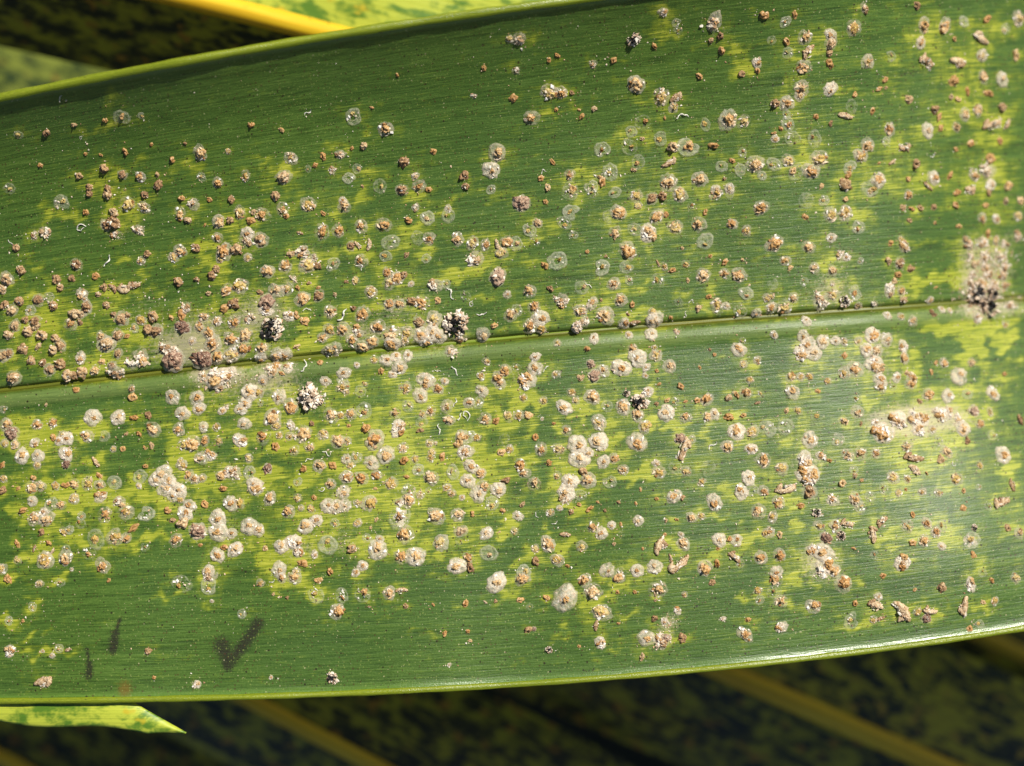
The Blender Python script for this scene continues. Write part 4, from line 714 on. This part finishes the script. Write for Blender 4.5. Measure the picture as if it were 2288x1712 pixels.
# ------------------------------------------------------------------ labels
MARKS = [(737, 897, 'big pale crumb clump'), (608, 733, 'hollow black crumb ring'), (1017, 723, 'black-centred clump'),
         (1425, 897, 'black debris tuft'), (2190, 640, 'brown crust pile'), (1262, 1340, 'fuzzy white scale'),
         (890, 1156, 'glassy ring'), (2040, 940, 'long white wax smear'), (515, 1455, 'black stain'), (375, 1070, 'heaped white scales')]
def zone(u, v, t):
    best = min(MARKS, key=lambda m: math.hypot(u - m[0], v - m[1]))
    if math.hypot(u - best[0], v - best[1]) < 110: return 'near ' + best[2]
    if t > 0.78: return 'under upper margin'
    if t > 0.42: return 'mid upper half'
    if t > 0.13: return 'upper half'
    if t > 0.0: return 'just above midrib'
    if t > -0.10: return 'just below midrib'
    if t > -0.40: return 'lower half'
    if t > -0.72: return 'mid lower half'
    return 'near lower margin'
def size_word(r):
    return 'large' if r >= 19 else 'mid-sized' if r >= 13.5 else 'small' if r > 9 else 'tiny'
DESC = {'W': ('white_scale', 'white scale', '%s white waxy scale'),
        'C': ('orange_scale', 'orange scale', '%s clear-rimmed orange scale'),
        'Y': ('yellow_scale', 'yellow scale', '%s clear-rimmed yellow scale'),
        'E': ('empty_scale', 'scale cover', '%s glassy empty scale cover'),
        'B': ('crusted_scale', 'crusted scale', '%s rough brown crusted scale'),
        'O': ('scale_nymph', 'scale nymph', '%s plain orange scale nymph'),
        'P': ('crumb_patch', 'wax crumbs', '%s crumbly wax patch'),
        'K': ('dark_scale', 'dark scale', '%s plum-brown domed scale'),
        'L': ('insect_husk', 'husk', '%s elongated brown husk'),
        'F': ('wax_curl', 'wax curl', '%s curled white wax thread'),
        'G': ('debris_clump', 'debris', '%s dark debris crumb clump')}
NEAR = {'W': 'white scale', 'C': 'clear-rimmed scale', 'E': 'empty cover', 'B': 'brown crust', 'O': 'nymph', 'P': 'wax patch', 'K': 'dark dome', 'L': 'husk', 'F': 'wax thread', 'G': 'debris clump'}
IU = np.array([q[0] for q in ITEMS]); IV = np.array([q[1] for q in ITEMS]); IR = np.array([q[2] for q in ITEMS])
def neighbour(idx):
    d = np.hypot(IU - IU[idx], IV - IV[idx]) - IR - IR[idx]; d[idx] = 1e9
    order = np.argsort(d)
    near = [int(j) for j in order[:4] if d[j] < 4]
    if len(near) >= 3: return 'crowded between ' + NEAR[ITEMS[near[0]][3]] + ' and ' + NEAR[ITEMS[near[1]][3]]
    if near: return 'touching a ' + NEAR[ITEMS[near[0]][3]] if NEAR[ITEMS[near[0]][3]][0] not in 'aeiou' else 'touching an ' + NEAR[ITEMS[near[0]][3]]
    j = int(order[0])
    if d[j] < 22: return 'beside a ' + NEAR[ITEMS[j][3]] if NEAR[ITEMS[j][3]][0] not in 'aeiou' else 'beside an ' + NEAR[ITEMS[j][3]]
    return 'standing alone'
SPECIAL = {(1,2,46,12): 'big pale grey crumb clump casting a shadow below the midrib', (1,2,55,15): 'brown crumb heap leaning on the big pale grey clump',
           (1,1,14,118): 'ring of pale crumbs round a black hollow above the midrib', (1,1,172,114): 'black-centred crumb clump spiking up just above the midrib',
           (2,2,110,16): 'black debris tuft with pale tips below the midrib', (2,2,116,8): 'brown crumb heap beside the black debris tuft',
           (1,2,124,116): 'biggest glassy ring-shaped scale cover with dark middle', (2,3,46,20): 'largest fuzzy white scale with orange middle near the lower margin',
           (3,2,175,136): 'bright white ring-shaped scale cover with black centre', (0,2,171,128): 'smooth reddish-brown dome beside white scales on lower half',
           (3,3,115,32): 'bent brown husk in dark shadow near the lower margin', (2,1,56,117): 'grey crumbly pellet touching the midrib groove',
           (0,3,37,92): 'brown twig-like husk by the lower margin below the black stains', (1,2,199,130): 'round white dome with a thin wax tail',
           (2,1,94,152): 'largest smooth white disc of a touching pair below the midrib', (2,1,108,144): 'second white disc of a touching pair below the midrib',
           (2,2,145,156): 'long brown husk tapering beside a second curved husk', (2,2,148,57): 'crumbly golden brown husk heap on lower half',
           (3,1,180,88): 'blackish crumbs at the foot of the brown crust pile', (3,1,190,100): 'dark crumbs straddling the midrib under the brown crust pile'}

# ------------------------------------------------------------------ placing them
cnt = {}
def place(o, p, n, along, r, rot, sx=1.0, sy=1.0, sz=1.0, sink=0.0):
    x = along.normalized(); y = n.cross(x).normalized(); x = y.cross(n)
    m = Matrix((x, y, n)).transposed().to_4x4()
    loc = Matrix.Translation((p + n * sink) * MM)
    o.matrix_world = loc @ m @ Matrix.Rotation(rot, 4, 'Z') @ Matrix.Diagonal((r * MM * sx, r * MM * sy, r * MM * sz, 1))
def part(name, me, root, off=(0, 0, 0), sc=(1, 1, 1), rot=0.0):
    o = bpy.data.objects.new(name, me); COL.objects.link(o); o.parent = root
    o.location = off; o.scale = sc; o.rotation_euler = (0, 0, rot)
    return o
R = random.Random(21)
for ii, (u, v, rp, k, key) in enumerate(ITEMS):
    p, n, al, t = leaf_frame(u, v)
    if abs(t) > 0.985: continue
    if abs(t) < 0.012 and k not in 'GP': v += 10 if t < 0 else -10; p, n, al, t = leaf_frame(u, v)
    r = rp / PXMM * (1 - p.z / CAM_H)
    yel = k == 'C' and (rp < 11 or R.random() < .30)
    nm, cat, txt = DESC['Y' if yel else k]
    lab = SPECIAL.get(key)
    grp = None
    if not lab:
        lab = (txt % size_word(rp)) + ' ' + neighbour(ii) + ', ' + zone(u, v, t); grp = lab
    rot = R.uniform(0, 6.28); i = R.randrange(1000)
    sq = R.uniform(0.88, 1.12)
    if k in 'WCEBKPLG':
        root = bpy.data.objects.new(nm, None); COL.objects.link(root); root.empty_display_size = 0.5
        place(root, p, n, al, r, rot, sq, 2 - sq, 1.0)
    if k == 'W':
        cv = part('wax_cover', SH['coverW'][i % NV], root, (0, 0, 0), (1.04, 1.04, 1.0))
        f = R.uniform(0.28, 0.50)
        part('body', SH['body'][i % NV], root, (R.uniform(-.18, .18), R.uniform(-.18, .18), 0.14), (f, f * R.uniform(.7, 1.3), 0.42), R.uniform(0, 6))
        part('wax_crumbs', SH['skinW'][i % NV], cv, (0, 0, 0.06), (0.95, 0.95, 1.0), R.uniform(0, 6))
        if R.random() < .4: part('shed_skin', SH['skin'][i % NV], cv, (0, 0, 0.12), (0.6, 0.6, 0.5), R.uniform(0, 6))
    elif k == 'C':
        cv = part('wax_cover', SH['coverC'][i % NV], root, (0, 0, 0), (1.10, 1.10, 1.0))
        f = R.uniform(0.46, 0.70)
        q = R.uniform(0, 6.28); d = R.uniform(0, .20)
        part('body', SH['bodyY' if yel else 'body'][i % NV], root, (d * math.cos(q), d * math.sin(q), 0.04), (f, f * R.uniform(.75, 1.2), R.uniform(.60, .85)), R.uniform(0, 6))
        part('shed_skin', SH['skin'][i % NV], cv, (d * math.cos(q), d * math.sin(q), 0.08), (1.0, 1.0, 0.9), R.uniform(0, 6))
        if R.random() < 0.6: part('wax_crumbs', SH['skinW'][(i + 3) % NV], cv, (0, 0, 0.02), (1, 1, 1.0), R.uniform(0, 6))
    elif k == 'E':
        part('wax_cover', SH['coverE'][i % NV], root, (0, 0, 0.02), (1.10, 1.10, 1.0))
        if R.random() < 0.85:
            f = R.uniform(0.25, 0.50); q = R.uniform(0, 6.28); d = R.uniform(.1, .45)
            part('body', SH['bodyY' if R.random() < .6 else 'body'][i % NV], root, (d * math.cos(q), d * math.sin(q), 0.0), (f, f * R.uniform(.5, 1.2), 0.55), R.uniform(0, 6))
        if R.random() < 0.7: part('wax_crumbs', SH['skinW'][i % NV], root, (0, 0, 0), (0.95, 0.95, 1.0), R.uniform(0, 6))
        if key in ((1,2,124,116), (3,2,175,136)):
            part('wax_cover', SH['coverW'][2], root, (0, 0, -0.08), (1.0, 1.0, 0.5))
            part('dark_centre', SH['dark'][0], root, (0, 0, 0.05), (0.22, 0.28, 0.5))
    elif k == 'B':
        bd = part('body', SH['brown'][i % NV], root, (0, 0, -0.02), (0.84, 0.84, R.uniform(.85, 1.2)))
        part('crust', SH['chip'][i % NV], bd, (0, 0, 0.06), (1.0, 1.0, 1.0), R.uniform(0, 6))
        if R.random() < .35: part('wax_cover', SH['coverC'][i % NV], root, (0, 0, 0), (1.25, 1.25, 0.6), R.uniform(0, 6))
    elif k == 'K':
        part('body', SH['dark'][i % 6], root, (0, 0, -0.02), (0.95, 0.95, 1.0))
        part('crust', SH['chip'][i % NV], root, (0, 0, 0.05), (1.05, 1.05, 0.8), R.uniform(0, 6))
        part('wax_cover', SH['coverC'][i % NV], root, (0, 0, 0), (1.25, 1.25, 0.5), R.uniform(0, 6))
    elif k == 'P':
        white = (u > 1700 and v > 700) or (v > 800 and R.random() < .6) or R.random() < .25
        if 2120 < u and 520 < v < 760: white = False
        part('crumb_pile', SH['pileW'][i % 8] if white else SH['pile'][i % NV], root, (0, 0, 0), (1.0, 1.0, 1.0))
        part('wax_film', SH['coverW' if white else 'coverC'][i % NV], root, (R.uniform(-.2, .2), R.uniform(-.2, .2), 0.0), (1.05, 0.85, 0.7), R.uniform(0, 6))
        for q in range(R.choice((1, 2, 2, 3)) if rp > 11 else 1):
            aa = R.uniform(0, 6.28); dd = R.uniform(.1, .6); f = R.uniform(.30, .48)
            part('body', SH['body' if white or R.random() < .5 else 'brown'][(i + q) % NV], root, (dd * math.cos(aa), dd * math.sin(aa), 0.05), (f, f * R.uniform(.7, 1.2), .5), R.uniform(0, 6))
    elif k == 'L':
        part('husk', SH['husk'][i % 10], root, (0, 0, 0), (1.05, 1.05, 1.0))
        part('crust', SH['chip'][i % NV], root, (-0.15, 0, 0.1), (0.95, 0.55, 0.8))
        if rp > 15:
            part('crust', SH['pile'][i % NV], root, (0.2, 0.1, 0.0), (0.9, 0.6, 0.8))
            part('husk', SH['husk'][(i + 3) % 10], root, (-0.7, 0.25, -0.02), (0.6, 0.8, 0.9), R.uniform(.4, 1.3))
    elif k == 'G':
        me = SH['debrisW'][i % 3] if key in ((1,2,46,12), (2,1,56,117)) else SH['debris'][i % 5]
        if key == (1,2,55,15): me = SH['pile'][1]
        part('crumbs', me, root, (0, 0, 0.05), (1.05, 1.05, 1.3))
        part('crumbs', SH['pile'][i % NV] if key != (1,2,46,12) else SH['pileW'][0], root, (0.1, -0.1, 0.0), (1.05, 1.05, 0.9), 1.0)
    elif k == 'O':
        root = bpy.data.objects.new(nm, SH['nymph'][i % 16]); COL.objects.link(root)
        qq = R.uniform(0.72, 1.25)
        place(root, p, n, al, r * R.uniform(.8, 1.12), rot, qq, 1.9 - qq, R.uniform(.8, 1.3), -0.005)
    elif k == 'F':
        root = bpy.data.objects.new(nm, SH['curl'][i % 9]); COL.objects.link(root)
        place(root, p, n, al, r * 0.95, rot, 1.0, 1.0, 1.0)
    if len(lab.split()) > 16: lab = lab.split(',')[0]; grp = lab
    tag(root, lab, cat, grp)
    cnt[k] = cnt.get(k, 0) + 1
print('placed', cnt, sum(cnt.values()))

# ------------------------------------------------------------------ loose wax dust: too fine and too many to count
def build_dust():
    r = random.Random(5); V, F, Tn = [], [], []
    anchors = [(u, v, rp) for (u, v, rp, k, key) in ITEMS]
    for i in range(6500):
        q = r.random()
        if q < 0.68:
            a = r.choice(anchors); u = a[0] + r.gauss(0, a[2] * .9 + 6); v = a[1] + r.gauss(0, a[2] * .8 + 5); sz = r.choice((0.03, 0.045, 0.06, 0.08, 0.11))
        elif q < 0.80:
            w_ = r.choice(POWDER); u = w_[0] + r.gauss(0, w_[2] * .6); v = w_[1] + r.gauss(0, w_[3] * .6); sz = r.choice((0.03, 0.05, 0.07, 0.10))
        else:
            u = r.uniform(-60, 2350); v = r.uniform(-20, 1560); sz = r.choice((0.02, 0.03, 0.04, 0.06))
        if i < 700:      # crust pile at the midrib
            f_ = r.random() ** 0.75; u = 2222 - 22 * f_ + r.gauss(0, 26 + 8 * math.sin(f_ * 9)); v = 535 + 158 * f_ + r.gauss(0, 12); sz = r.choice((0.06, 0.09, 0.13, 0.18))
        elif i < 820:    # white heaps below the midrib
            u = r.gauss(490, 30); v = r.gauss(852, 11); sz = r.choice((0.05, 0.08, 0.12, 0.16))
        t = float(leaf_t(u, v))
        if abs(t) > 0.97: continue
        p = leaf_pt(u, t)
        crumbs_into(V, F, Tn, r, (p[0] * MM, p[1] * MM, p[2] * MM), sz * MM * r.uniform(.8, 1.4))
    o = obj('wax_dust', mesh_from('wax_dust', V, F, M_CRUMB, smooth=False, attrs={'tone': [min(1, q * .85 + .12) for q in Tn]}))
    tag(o, 'fine pale wax dust scattered over the leaf surface', 'dust', kind='stuff')
build_dust()
